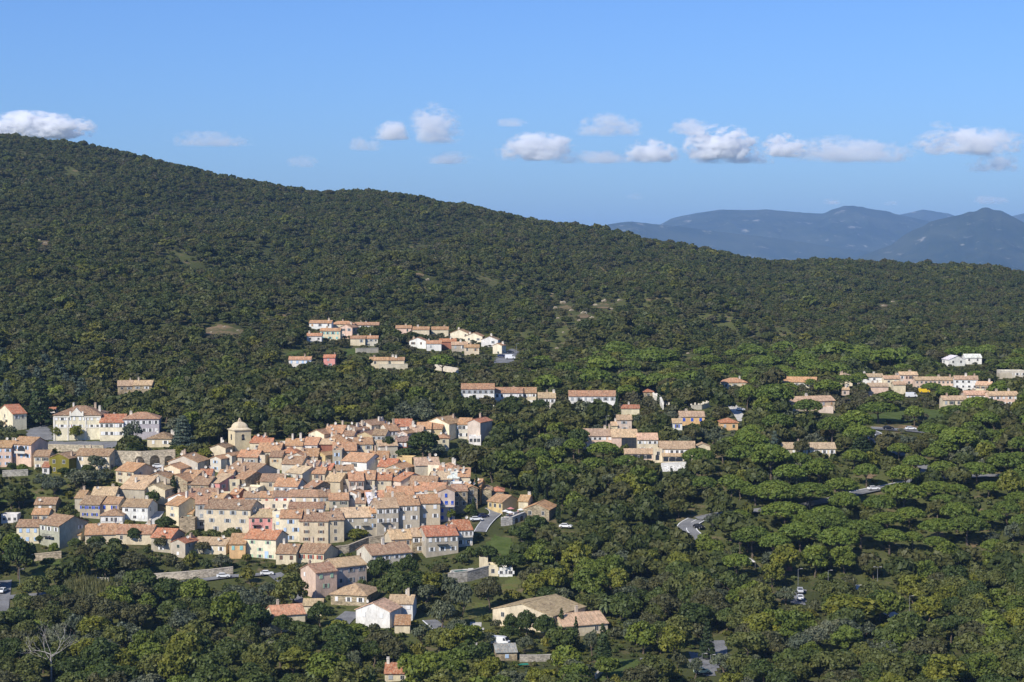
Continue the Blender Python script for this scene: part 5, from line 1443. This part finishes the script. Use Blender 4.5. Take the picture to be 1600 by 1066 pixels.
prng = np.random.default_rng(5)
Y = 402.0
while Y < 2180:
    s = 7.2 if Y < 800 else (6.3 if Y < 1200 else 5.9)
    xm = (.35*Y+30) if Y > 800 else .32*Y+25
    for x in np.arange(-xm, xm, s):
        cand.append((x+prng.uniform(-.42, .42)*s, Y+prng.uniform(-.42, .42)*s, s))
    Y += s*.95
cand = np.array(cand)
cz = G(cand[:,0], cand[:,1]); cpx, cpy, _ = project(cand[:,0], cand[:,1], cz)
invil = inside(VILLAGE, cpx, cpy)
FARP = {k: [] for k in KINDS}
clump = wob(cand[:,0], cand[:,1], 41, 90)
clump2 = wob(cand[:,0], cand[:,1], 44, 120)
KYM = KP[:,2].max()
for i, (x, y, s) in enumerate(cand):
    if invil[i]: continue
    px, py = cpx[i], cpy[i]
    kind = pick(px, py, x, y, prng)
    R = {'holm_oak':4.6,'downy_oak':4.6,'olive_tree':3.9,'umbrella_pine':6.0,'cedar':4.2}[kind]*prng.uniform(.72, 1.28)
    R *= 1.06 if y < 850 else 1.0
    H = R*{'holm_oak':1.6,'downy_oak':1.85,'olive_tree':1.5,'umbrella_pine':1.6,'cedar':2.3}[kind]*prng.uniform(.88, 1.12)
    if y < 1560:
        if MANA.size and np.any((MANA[:,0]-x)**2+(MANA[:,1]-y)**2 < (MANA[:,2]*.75+R*.55)**2): continue
        ok = not blocked(x, y, R*.55) and not covers(x, y, cz[i], R, H)
        if not ok:
            R *= .5; H *= .45; kind = 'bush' if y < 700 else 'olive_tree'
            if blocked(x, y, R*.5) or covers(x, y, cz[i], R, H, .12): continue
    else:
        if prng.uniform() < .03: continue
        if blocked(x, y, 1.0): continue
    if y > 850:
        sv = .86+.5*clump[i]+prng.normal()*.16
        if clump2[i] < -.34 and prng.uniform() < .75: sv *= .55
        if clump2[i] < -.52 and prng.uniform() < .5: continue
        sv = min(1.4, max(.4, sv))*(.88 if y > 1150 else 1); R *= sv; H *= sv*.84
    tn = TONES[kind]; tone = int(prng.integers(len(tn)))
    add_tree(kind, x, y, R, H, tone)
print('trees', len(TREES))
# the 300 of each kind that show largest are things of their own; the rest is one wood
def vis_size(t): return t['R']*t['H']/t['y']**2
IND = []
for kind in KINDS:
    L = [t for t in TREES if t['kind'] == kind]
    L.sort(key=lambda t: (-t['manual'], t['y']))
    for k, t in enumerate(L):
        px, py, _ = project(t['x'], t['y'], t['z']+t['H']*.6); t['px'], t['py'] = px, py
        infr = -12 < px < 1612 and project(t['x'], t['y'], t['z']+t['H'])[1] < 1070
        t['infr'] = infr
    Lv = [t for t in L if t['infr']]
    cap = {'bush': 120, 'olive_tree': 200, 'downy_oak': 220}.get(kind, 290)
    ind = [t for t in Lv if t['manual'] or t['y'] < 800][:cap]
    ids = set(map(id, ind))
    IND += ind
    for t in L:
        if id(t) not in ids: FARP[kind].append(t)
def lin(c, k): return tuple(v*k for v in c)
trng = random.Random(3)
GROUP = dict(holm_oak='holm oaks around the village', downy_oak='leafy trees around the village', olive_tree='olive-like trees around the village', umbrella_pine='umbrella pines on the right slope', cypress='cypresses among the houses', cedar='cedars around the village', bush='bushes between the houses')
for t in IND:
    K_ = KINDS[t['kind']]; col = lin(TONES[t['kind']][t['tone'] % len(TONES[t['kind']])][0], trng.uniform(1.05, 1.3) if t['kind'] != 'umbrella_pine' else trng.uniform(.88, 1.08))
    sxy = t['R']/K_['R']; sz = t['H']/K_['H']; rz = trng.uniform(0, 6.28)
    v = trng.randrange(len(K_['near']))
    if t['y'] < 625 or (t['manual'] and t['y'] < 720):
        o = link(t['kind'], None, None, (t['x'], t['y'], t['z']-.1), rz)
        link('crown', K_['near'][v][0], o, None, None, col); link('trunk', K_['near'][v][1], o)
    else:
        o = link(t['kind'], K_['single'][v], None, (t['x'], t['y'], t['z']-.1), rz, col)
    o.scale = (sxy, sxy, sz)
    t['obj'] = o; tag(o, t['label'], CAT[t['kind']], GROUP[t['kind']])

# special plants: palm, palm by the bottom edge, dead tree, reeds
def palm(px, py, hm, rm, label, nm):
    x, y, z = hit(px, py); o = link('palm_tree', None, None, (x, y, z)); tag(o, label, 'palm')
    b = MB(); b.tube([(0,0,-.5),(.05,0,hm*.5),(0,0,hm)], [.35,.3,.32], 9); b.build('trunk', M['bark'], o)
    b = MB(); rg = random.Random(4)
    for k in range(46):
        a = 6.283*k/46*5.1; el = rg.uniform(-.5, 1.35); L = rm*rg.uniform(.8, 1.1); prev = None
        d = Vector((math.cos(a), math.sin(a), 0)); sd = Vector((-d.y, d.x, 0)); p = Vector((0, 0, hm)); th = el
        for s in range(6):
            w = (.16, .42, .5, .44, .28, .04)[s]*rm/3
            row = (p-sd*w-Vector((0,0,w*.5)), p.copy(), p+sd*w-Vector((0,0,w*.5)))
            if prev: b.poly([prev[0], prev[1], row[1], row[0]]); b.poly([prev[1], prev[2], row[2], row[1]])
            prev = row; p = p + (d*math.cos(th)+Vector((0,0,math.sin(th))))*L/5; th -= .32
    b.build('crown', M['leaf'], o, color=(.12,.15,.06), fix=False)
    LANDS.append((px, py-20, nm, o)); MAN.append((x, y, rm))
palm(945, 968, 4.2, 3.2, 'grey-green fan palm right of the large tan-roofed villa', 'the fan palm')
palm(490, 1072, 3.5, 3.0, 'fan palm among the trees at the bottom edge', 'the bottom palm')
def dead_tree(px, py, hm, label):
    x, y, z = hit(px, py); o = link('dead_tree', None, None, (x, y, z)); tag(o, label, 'tree')
    b = MB(); rg = random.Random(12)
    b.tube([(0,0,-.6),(.1,0,hm*.3),(-.1,.1,hm*.55)], [.26,.22,.17], 7); b.build('trunk', M['deadwood'], o)
    def limb(bb, p, d, L, r, n):
        pts = [p]; rr = [r]
        for k in range(4):
            d = (d+Vector((rg.uniform(-.45,.45), rg.uniform(-.3,.3), rg.uniform(-.25,.4)))).normalized(); p = p+d*L/4; pts.append(p.copy()); rr.append(r*(1-.2*(k+1)))
            if n > 0 and k > 0: limb(bb, p.copy(), (d+Vector((rg.uniform(-1,1), rg.uniform(-.5,.5), rg.uniform(-.3,.7)))).normalized(), L*.6, r*.55, n-1)
        bb.tube(pts, rr, 5)
    for k, (dx, dz) in enumerate([(-1,.45),(-.5,.8),(.15,1.1),(.7,.75),(1,.35),(-.9,.15)]):
        bb = MB(); limb(bb, Vector((-.1,.1,hm*(.42+.03*k))), Vector((dx,.1,dz)).normalized(), hm*.44, .11, 2); bb.build('branch', M['deadwood'], o)
    LANDS.append((px, py-40, 'the bare dead tree', o))
    for k in range(-20, 21, 8):
        for q in range(15, 70, 8): KEEP.append((px+k, py-q, y-1, 'dead'))
dead_tree(80, 1068, 13.0, 'bare bleached dead tree standing at lower left')
def reeds():
    P = [hit(*p)[:2] for p in [(98,925),(130,912),(178,922),(182,950),(150,968),(112,962)]]
    rg = np.random.default_rng(8); xs = [p[0] for p in P]; ys = [p[1] for p in P]; V = []; 
    for k in range(5200):
        x, y = rg.uniform(min(xs), max(xs)), rg.uniform(min(ys), max(ys))
        if not inside(P, np.array(x), np.array(y)): continue
        z = float(G(x, y)); hh = rg.uniform(2.4, 4.2); a = rg.uniform(0, 6.28); l = rg.uniform(.2, .9); w = .09
        dx, dy = math.cos(a), math.sin(a); p0 = np.array([x, y, z]); p1 = p0+np.array([dx*l*.3, dy*l*.3, hh*.65]); p2 = p0+np.array([dx*l, dy*l, hh])
        sd = np.array([-dy, dx, 0])*w
        V += [p0-sd*.5, p0+sd*.5, p1+sd*1.4, p1-sd*1.4, p1-sd*1.4, p1+sd*1.4, p2+sd*.3, p2-sd*.3]
        PATCHW.append((x, y, 1.2)) if k % 20 == 0 else None
    V = np.array(V); o = link('reeds', np_mesh('reeds', V, np.arange(len(V)).reshape(-1, 4), [M['leaf']]), color=(.12,.125,.05)); tag(o, 'tall pale reeds on the slope at lower left', 'reeds', kind='stuff')
reeds()

# ------------------------------------------------------------------ the far wood and the undergrowth, each one object
def proto_coll(name, items):
    col = bpy.data.collections.new(name)
    for k, (nm, me) in enumerate(items):
        o = bpy.data.objects.new('%s_%02d' % (nm, k), me); col.objects.link(o)
    return col
def scatter(name, pts, coll, label):
    n = len(pts)
    me = bpy.data.meshes.new(name); me.vertices.add(n)
    me.vertices.foreach_set('co', np.array([p[0] for p in pts], np.float32).ravel())
    at = me.attributes.new('sc', 'FLOAT_VECTOR', 'POINT'); at.data.foreach_set('vector', np.array([p[1] for p in pts], np.float32).ravel())
    at = me.attributes.new('rot', 'FLOAT_VECTOR', 'POINT'); at.data.foreach_set('vector', np.array([(0, 0, p[2]) for p in pts], np.float32).ravel())
    at = me.attributes.new('idx', 'INT', 'POINT'); at.data.foreach_set('value', np.array([p[3] for p in pts], np.int32))
    o = link(name, me); tag(o, label, name, kind='stuff')
    ng = bpy.data.node_groups.new(name+'_scatter', 'GeometryNodeTree')
    ng.interface.new_socket('Geometry', in_out='INPUT', socket_type='NodeSocketGeometry'); ng.interface.new_socket('Geometry', in_out='OUTPUT', socket_type='NodeSocketGeometry')
    gi, go = ng.nodes.new('NodeGroupInput'), ng.nodes.new('NodeGroupOutput')
    iop = ng.nodes.new('GeometryNodeInstanceOnPoints'); ci = ng.nodes.new('GeometryNodeCollectionInfo')
    ci.inputs['Collection'].default_value = coll; ci.inputs['Separate Children'].default_value = True; ci.inputs['Reset Children'].default_value = True
    def attr(nm, ty):
        a = ng.nodes.new('GeometryNodeInputNamedAttribute'); a.data_type = ty; a.inputs[0].default_value = nm; return a.outputs[0]
    L = ng.links.new
    L(gi.outputs[0], iop.inputs['Points']); L(ci.outputs[0], iop.inputs['Instance']); iop.inputs['Pick Instance'].default_value = True
    L(attr('idx', 'INT'), iop.inputs['Instance Index']); L(attr('sc', 'FLOAT_VECTOR'), iop.inputs['Scale'])
    er = ng.nodes.new('FunctionNodeEulerToRotation'); L(attr('rot', 'FLOAT_VECTOR'), er.inputs[0]); L(er.outputs[0], iop.inputs['Rotation'])
    L(iop.outputs[0], go.inputs[0])
    md = o.modifiers.new('scatter', 'NODES'); md.node_group = ng
    return o
LM = {}
for kind in ('holm_oak', 'downy_oak', 'olive_tree', 'umbrella_pine', 'cedar', 'cypress', 'bush'):
    cs = [c for c, w in TONES[kind]]
    if kind == 'downy_oak': cs = [(.078,.1,.02), (.094,.112,.022), (.118,.118,.022), (.07,.085,.022)]
    if kind == 'holm_oak': cs = [(.04,.056,.015), (.058,.073,.02), (.078,.086,.025), (.07,.066,.028)]
    if kind == 'olive_tree': cs = [(.075,.082,.042), (.09,.092,.045), (.08,.074,.044)]
    LM[kind] = leafmat('far_leaves_'+kind, True, [((k+.0)/max(1, len(cs)-1) if len(cs) > 1 else 0, c) for k, c in enumerate(cs)])
items, first = [], {}
for kind in LM:
    first[kind] = len(items)
    for (V, Fc, mb) in KINDS[kind]['far'][:4]:
        items.append(('%02d_%s' % (len(items), kind), join_np(V, Fc, mb, LM[kind], M['bark'], kind)))
wood = proto_coll('wood_trees', items)
pts = []
wr = random.Random(9)
for kind, L in FARP.items():
    K_ = KINDS[kind]; n_v = min(4, len(K_['far']))
    for t in L:
        pts.append(((t['x'], t['y'], t['z']-.15), (t['R']/K_['R'],)*2+(t['H']/K_['H'],), wr.uniform(0, 6.28), first[kind]+wr.randrange(n_v)))
scatter('forest', pts, wood, 'dense green wood covering the hill and filling the valley')
print('forest', len(pts), 'individual', len(IND))
bitems = [('%02d_bush' % k, join_np(*KINDS['bush']['far'][k], LM['bush'], M['bark'], 'bush')) for k in range(5)]
bcol = proto_coll('undergrowth_bushes', bitems)
up = []
Y = 402.0
while Y < 1000:
    s = 3.3 if Y < 700 else 4.2
    xm = .31*Y+15
    for x in np.arange(-xm, xm, s):
        xx, yy = x+wr.uniform(-.5, .5)*s, Y+wr.uniform(-.5, .5)*s
        z = float(G(xx, yy)); px, py, _ = project(xx, yy, z)
        R = wr.uniform(.7, 1.6); H = R*wr.uniform(.7, 1.1)
        if inside(VILLAGE, np.array(px), np.array(py)) and wr.random() < .55: continue
        if blocked(xx, yy, R*.7) or covers(xx, yy, z, R, H, .07): continue
        up.append(((xx, yy, z-.05), (R/2.2, R/2.2, H/2.4), wr.uniform(0, 6.28), wr.randrange(5)))
    Y += s
scatter('undergrowth', up, bcol, 'low scrub covering the ground between the trees')
print('undergrowth', len(up))
HAZE, SUN, SKY, EXPO = 4.2e-5, 5.0, 0.11, 0.22
# ------------------------------------------------------------------ ground sheet, far mountains
ny, nx = GZ.shape
V = np.stack([MX, MY, GZ], -1).reshape(-1, 3)
jj, ii = np.meshgrid(np.arange(ny-1), np.arange(nx-1), indexing='ij')
q = (jj*nx+ii).ravel(); Fc = np.stack([q, q+1, q+nx+1, q+nx], 1)
tag(link('ground', np_mesh('ground', V, Fc, [M['ground']], smooth=True)), 'wooded hills and valley ground', kind='structure')
def vnoise(x, y, seed):
    def hsh(i, j):
        v = np.sin(i*127.1+j*311.7+seed*74.7)*43758.5453; return v-np.floor(v)
    i, j = np.floor(x), np.floor(y); fx, fy = x-i, y-j
    fx = fx*fx*(3-2*fx); fy = fy*fy*(3-2*fy)
    return (hsh(i, j)*(1-fx)+hsh(i+1, j)*fx)*(1-fy)+(hsh(i, j+1)*(1-fx)+hsh(i+1, j+1)*fx)*fy
def ridged(x, y, wl, seed, octv=6):
    s = 0; a = 1; t = 0
    for k in range(octv):
        s = s+a*(1-np.abs(2*vnoise(x/wl+k*7.3, y/wl+k*3.1, seed+k)-1)); t += a; a *= .52; wl *= .5
    return s/t
def mat_mountain():
    m, nt, out = nodes('mountain_woods')
    n1 = noise(nt, 0.0018, 7, .7); n2 = noise(nt, 0.006, 6, .72, (1, 1, 2.0))
    c = mix(nt, (.016,.026,.015), (.045,.052,.03), ramp(nt, n1, [(.4, 0.), (.6, 1.)]))
    ge = nt.nodes.new('ShaderNodeNewGeometry'); sx_ = nt.nodes.new('ShaderNodeSeparateXYZ'); nt.links.new(ge.outputs['Normal'], sx_.inputs[0])
    c = mix(nt, c, (.34,.31,.27), ramp(nt, n2, [(.60, 0.), (.67, .8)]))
    bsdf(nt, out, c, 1.0, 0.0, n2, 12.0); return m
M['mountain'] = mat_mountain()
def mountain(D, pts, base_py, seed, depth, amp=1.0):
    xs = np.array([p[0] for p in pts], float); ys = np.array([p[1] for p in pts], float)
    pxs = np.linspace(xs[0], xs[-1], 520); pys = np.interp(pxs, xs, ys)
    pys = np.convolve(np.pad(pys, 2, 'edge'), np.ones(5)/5, 'valid')
    X0 = (pxs-800)/F*D; Hc = CZ+(390-pys)/F*D
    Hc = Hc + (ridged(X0, X0*0+seed, 900, seed+9)-.55)*60*amp
    K = 150; rows = []
    for k in range(K):
        t = k/(K-1)*1.4            # 0 front foot, 1 ridge, 1.4 back
        yy = D-depth*(1-t)
        prof = (t**1.05 if t <= 1 else 1-(t-1)*1.5)
        X = X0*(yy/D)
        rg = (ridged(X, np.full_like(X, yy*.6), 2400, seed)-.62)*800*amp
        a = math.sin(min(t, 1)*math.pi)**.7 if t < 1 else .0
        z = 5+(Hc-5)*prof + rg*a*(.35+.65*prof)
        rows.append(np.stack([X, np.full_like(X, yy), np.maximum(z, 4)], -1))
    V = np.stack(rows); ny, nx, _ = V.shape
    jj, ii = np.meshgrid(np.arange(ny-1), np.arange(nx-1), indexing='ij'); q = (jj*nx+ii).ravel()
    return tag(link('mountain', np_mesh('mountain', V.reshape(-1, 3), np.stack([q, q+1, q+nx+1, q+nx], 1), [M['mountain']], smooth=True)), kind='structure'), V[:,:,2].max()
tops = []
tops.append(mountain(13500, [(1200,450),(1300,418),(1350,400),(1390,386),(1408,372),(1425,362),(1440,356),(1452,348),(1470,343),(1485,339),(1500,336),(1512,331),(1522,331),(1534,325),(1542,325),(1550,329),(1562,330),(1578,338),(1600,349),(1640,360),(1720,385),(1800,410)], 420, 51, 3000, .8)[1])
tops.append(mountain(15500, [(820,420),(900,372),(950,351),(985,346),(1020,349),(1060,354),(1100,361),(1150,366),(1200,372),(1260,381),(1320,390),(1400,400),(1480,420)], 420, 61, 2400, .7)[1])
tops.append(mountain(18500, [(900,400),(990,372),(1035,350),(1050,342),(1070,338),(1100,334),(1130,330),(1165,332),(1200,330),(1230,334),(1270,337),(1285,338),(1296,332),(1320,327),(1345,327),(1385,331),(1420,340),(1460,350),(1520,365),(1600,390)], 420, 71, 3000, .9)[1])
tops.append(mountain(22000, [(1340,370),(1400,338),(1440,328),(1480,334),(1520,345),(1570,338),(1610,331),(1680,340),(1760,370)], 420, 81, 2400, .6)[1])
# ------------------------------------------------------------------ haze: one closed box of even air
top = max(max(tops), float(GZ.max())+14)+12
top = max(top, 0)
hx0, hx1 = GX[0]-60, GX[-1]+60; hy0, hy1 = min(GY[0], -50)-60, GY[-1]+60
b = MB(); b.box(hx0, hx1, hy0, hy1, float(GZ.min())-1.0, top)
m, nt, out = nodes('haze_air')
pv = nt.nodes.new('ShaderNodeVolumePrincipled'); pv.inputs['Color'].default_value = (.38,.62,1,1); pv.inputs['Density'].default_value = HAZE; pv.inputs['Anisotropy'].default_value = .0
nt.links.new(pv.outputs[0], out.inputs['Volume'])
tag(b.build('haze', m), 'thin blue haze filling the air', 'haze', kind='stuff')
# ------------------------------------------------------------------ clouds: small cumulus far beyond the mountains
def mth(nt, op, a, b=None, clamp=False):
    n = nt.nodes.new('ShaderNodeMath'); n.operation = op; n.use_clamp = clamp
    for s, v in ((n.inputs[0], a), (n.inputs[1], b)):
        if v is None: continue
        if isinstance(v, (int, float)): s.default_value = v
        else: nt.links.new(v, s)
    return n.outputs[0]
m, nt, out = nodes('cloud_vapour'); CLOUD_M = m
oi = nt.nodes.new('ShaderNodeObjectInfo'); sp_ = nt.nodes.new('ShaderNodeSeparateColor'); nt.links.new(oi.outputs['Color'], sp_.inputs[0])
tc = nt.nodes.new('ShaderNodeTexCoord'); sz = nt.nodes.new('ShaderNodeSeparateXYZ'); nt.links.new(tc.outputs['Object'], sz.inputs[0])
ln = nt.nodes.new('ShaderNodeVectorMath'); ln.operation = 'LENGTH'; nt.links.new(tc.outputs['Object'], ln.inputs[0])
ge = nt.nodes.new('ShaderNodeNewGeometry')
def pn(scale, detail, rough):
    n = nt.nodes.new('ShaderNodeTexNoise'); n.inputs['Scale'].default_value = scale; n.inputs['Detail'].default_value = detail; n.inputs['Roughness'].default_value = rough
    mp = nt.nodes.new('ShaderNodeMapping'); mp.inputs['Scale'].default_value = (.75, .75, 1.25); nt.links.new(ge.outputs['Position'], mp.inputs[0]); nt.links.new(mp.outputs[0], n.inputs['Vector']); return n.outputs[0]
n1 = pn(.0034, 8, .62)
shape = mth(nt, 'SUBTRACT', .76, ln.outputs['Value'])
n2 = pn(.011, 6, .62)
val = mth(nt, 'ADD', mth(nt, 'MULTIPLY', shape, 1.3), mth(nt, 'MULTIPLY', mth(nt, 'SUBTRACT', n1, .5), 4.6))
val = mth(nt, 'ADD', val, mth(nt, 'MULTIPLY', mth(nt, 'SUBTRACT', n2, .5), 3.8))
val = mth(nt, 'MULTIPLY', val, 1.7, True)
base = mth(nt, 'MULTIPLY', mth(nt, 'ADD', sz.outputs[2], .5), 6.0, True)
edge = mth(nt, 'MULTIPLY', mth(nt, 'SUBTRACT', 1.0, ln.outputs['Value']), 4.0, True)
dn = mth(nt, 'MULTIPLY', mth(nt, 'MULTIPLY', val, base), mth(nt, 'MULTIPLY', edge, mth(nt, 'MULTIPLY', sp_.outputs[0], .05)))
vs = nt.nodes.new('ShaderNodeVolumePrincipled'); vs.inputs['Color'].default_value = (1,1,1,1); vs.inputs['Anisotropy'].default_value = .0
nt.links.new(dn, vs.inputs['Density']); nt.links.new(vs.outputs[0], out.inputs['Volume'])
try: m.cycles.volume_step_rate = .2
except Exception: pass
CD = 27000.0
CLG = 'small cumulus clouds in a line over the horizon'
def cloud(x0, x1, y0, y1, dens, label, seed):
    s = CD/F
    w, hh = (x1-x0)*s*1.3, (y1-y0)*s*1.5
    cx, cz = ((x0+x1)/2-800)*s, CZ+(390-(y0+y1)/2)*s
    bm = bmesh.new(); bmesh.ops.create_icosphere(bm, subdivisions=3, radius=1.05)
    me = bpy.data.meshes.new('cloud'); bm.to_mesh(me); bm.free(); me.materials.append(CLOUD_M)
    o = link('cloud', me, None, (cx, CD+seed*3, cz), None, (dens, dens, dens)); tag(o, label, 'cloud', CLG)
    o.scale = (w/2, min(w/2, 420), hh/2)
for k, a in enumerate([(-30,128,180,222,.5,'large white cloud behind the hilltop at the left edge'),(258,385,206,232,.05,'long thin grey cloud above the left hill'),(448,492,244,264,.05,'small grey wisp above the middle of the hill'),
   (585,640,192,222,.16,'pale puffy cloud left of the largest central cloud'),(640,716,170,232,.1,'tall ragged pale grey cloud above the centre of the hill'),(545,592,214,238,.07,'faint cloud low left of the ragged central cloud'),(660,745,238,258,.05,'thin grey streak under the ragged central cloud'),
   (784,898,212,256,.22,'white cumulus with flat base right of the centre'),(775,822,184,198,.05,'tiny faint wisp above the white central cumulus'),(905,1000,180,216,.07,'soft grey cloud high in the middle of the row'),(912,968,238,254,.03,'faint smudge of cloud right of the white cumulus'),
   (985,1062,220,258,.22,'white cloud left of the brightest tall cumulus'),(1052,1112,186,212,.08,'small grey cloud above the brightest cumulus'),(1075,1188,202,254,.4,'brightest tall white cumulus right of the centre'),
   (1200,1262,210,250,.35,'bright white puff at the left end of the long grey cloud'),(1240,1430,216,258,.09,'long grey-white cloud over the far mountains'),(1452,1612,202,246,.16,'broad pale cloud at the right edge'),(1530,1610,238,272,.07,'low grey cloud under the broad cloud at the right edge'),
   (1465,1500,186,200,.04,'tiny grey wisp above the broad right cloud'),(1300,1332,308,320,.12,'tiny white cloud low above the far mountains, left one'),(1395,1420,313,321,.08,'tiny white cloud low above the far mountains, middle one'),(1535,1590,306,320,.06,'thin white cloud low above the right peak'),(1090,1225,232,256,.1,'low pale band of cloud under the brightest cumulus'),(865,985,234,256,.05,'very faint grey veil low right of the white cumulus'),(985,1010,300,312,.03,'tiny faint cloud low over the saddle of the hill')]):
    cloud(*a[:5], a[5], 100+k*7)

# ------------------------------------------------------------------ labels
DIRS = ['right of', 'above right of', 'above', 'above left of', 'left of', 'below left of', 'below', 'below right of']
def rel(px, py, own=None):
    best = min((l for l in LANDS if l[3] is not own), key=lambda l: (l[0]-px)**2+((l[1]-py)*1.3)**2)
    a = math.degrees(math.atan2(-(py-best[1]), px-best[0])) % 360
    return best, DIRS[int(((a+22.5) % 360)//45)], math.hypot(px-best[0], py-best[1])
ORD = ['', 'second', 'third', 'fourth', 'fifth', 'sixth', 'seventh', 'eighth', 'ninth', 'tenth', 'eleventh', 'twelfth']
def ordn(k):
    if k < len(ORD): return ORD[k]
    k += 1; return '%d%s' % (k, 'th' if 10 < k % 100 < 14 else {1:'st',2:'nd',3:'rd'}.get(k % 10, 'th'))
buckets = {}
for k, (px, py, o) in enumerate(ROCKS):
    bst, d, dist = rel(px, py, o)
    buckets.setdefault(('pale rock outcrop on the wooded hill', d, bst[2]), []).append((dist, o))
for r in HOUSES:
    if r['into'] is not None: continue
    if r['lab'] == 'x': continue
    tag(r['root'], r['lab'], r['cat'], r['group'])
    if r['group'] is None and r['cat'] == 'house': r['root']['group'] = 'houses of the village'
    if not r['lab']:
        bst, d, dist = rel(r['cx'], r['cyp'], r['root'])
        wd = WALLWORD.get(r['wall'], r['wall']); rd = ROOFWORD.get(r['rc'], r['rc'])
        rw = {'f':'flat %s roof','h':'hipped %s roof','s':'lean-to %s roof','g':'gabled %s roof','e':'%s roof'}[r['roof']] % rd
        base = '%s %s with %s' % (wd, 'block' if r['cat'] == 'apartment block' else 'house', rw)
        buckets.setdefault((base, d, bst[2]), []).append((dist, r['root']))
for t in IND:
    if t['label']: continue
    bst, d, dist = rel(t['px'], t['py'])
    size = 'small ' if t['R'] < 3.2 else ('large ' if t['R'] > 5.3 else '')
    if t['kind'] in ('cypress', 'bush'): size = ''
    base = '%s%s %s' % (size, TONES[t['kind']][t['tone'] % len(TONES[t['kind']])][1], WORD[t['kind']])
    buckets.setdefault((base, d, bst[2]), []).append((dist, t['obj']))
for (base, d, nm), L in buckets.items():
    L.sort(key=lambda q: q[0])
    for k, (_, o) in enumerate(L):
        lb = '%s, %s%s %s' % (base, (ordn(k)+' nearest ') if k else '', d, nm)
        if len(lb.split()) > 16 and ' with ' in base: lb = lb.replace(' with '+base.split(' with ')[1].split(',')[0], ' with '+' '.join(base.split()[-2:])) if len(lb.split()) == 17 else lb.replace(' with '+base.split(' with ')[1], '')
        if len(lb.split()) > 16: lb = lb.replace(' on the wooded hill', '')
        if len(lb.split()) > 16 and base.split()[0] in ('small', 'large'): lb = lb.split(' ', 1)[1]
        if len(lb.split()) > 16: lb = lb.replace('holm oak', 'oak').replace('leafy tree', 'tree').replace('olive-like tree', 'tree')
        if len(lb.split()) > 16: print('LONG', lb)
        o['label'] = lb

# ------------------------------------------------------------------ camera, light, sky
cam = bpy.data.cameras.new('camera'); cam.sensor_fit = 'HORIZONTAL'; cam.angle = math.radians(30); cam.clip_start = 1; cam.clip_end = 90000
co = bpy.data.objects.new('camera', cam); C.objects.link(co); co.location = (0, 0, CZ); co.rotation_euler = (math.pi/2-PITCH, 0, 0)
sc.camera = co
EL = math.radians(38); sx, sy = -.62, -.785
sd = Vector((sx*math.cos(EL), sy*math.cos(EL), math.sin(EL))); sd.normalize()
sl = bpy.data.lights.new('sun', 'SUN'); sl.energy = SUN; sl.angle = math.radians(.53); sl.color = (1, .94, .84)
so = bpy.data.objects.new('sun', sl); C.objects.link(so); so.rotation_euler = (-sd).to_track_quat('-Z', 'Y').to_euler(); so.location = (-300, -200, 600)
w = bpy.data.worlds.new('World'); sc.world = w; w.use_nodes = True
nt = w.node_tree; bg = nt.nodes.get('Background') or nt.nodes.new('ShaderNodeBackground')
sky = nt.nodes.new('ShaderNodeTexSky'); sky.sky_type = 'NISHITA'; sky.sun_disc = False; sky.sun_elevation = EL; sky.sun_rotation = math.atan2(sx, sy) % (2*math.pi)
sky.altitude = 200; sky.air_density = 1.0; sky.dust_density = .8; sky.ozone_density = 4.0
sky_tint = mix(nt, sky.outputs[0], (.52,.73,1.13), 1.0, 'MULTIPLY'); nt.links.new(sky_tint, bg.inputs[0]); bg.inputs[1].default_value = SKY
sc.view_settings.view_transform = 'Standard'; sc.view_settings.look = 'None'; sc.view_settings.exposure = EXPO; sc.view_settings.gamma = 1
cy = sc.cycles if hasattr(sc, 'cycles') else None
if cy:
    cy.use_denoising = True
    try: cy.denoiser = 'OPENIMAGEDENOISE'
    except Exception: pass
    cy.max_bounces = 12; cy.diffuse_bounces = 2; cy.glossy_bounces = 2; cy.transmission_bounces = 2; cy.volume_bounces = 12; cy.transparent_max_bounces = 8
    cy.use_adaptive_sampling = True; cy.adaptive_threshold = .012
    cy.sample_clamp_indirect = 6
    cy.volume_max_steps = 512
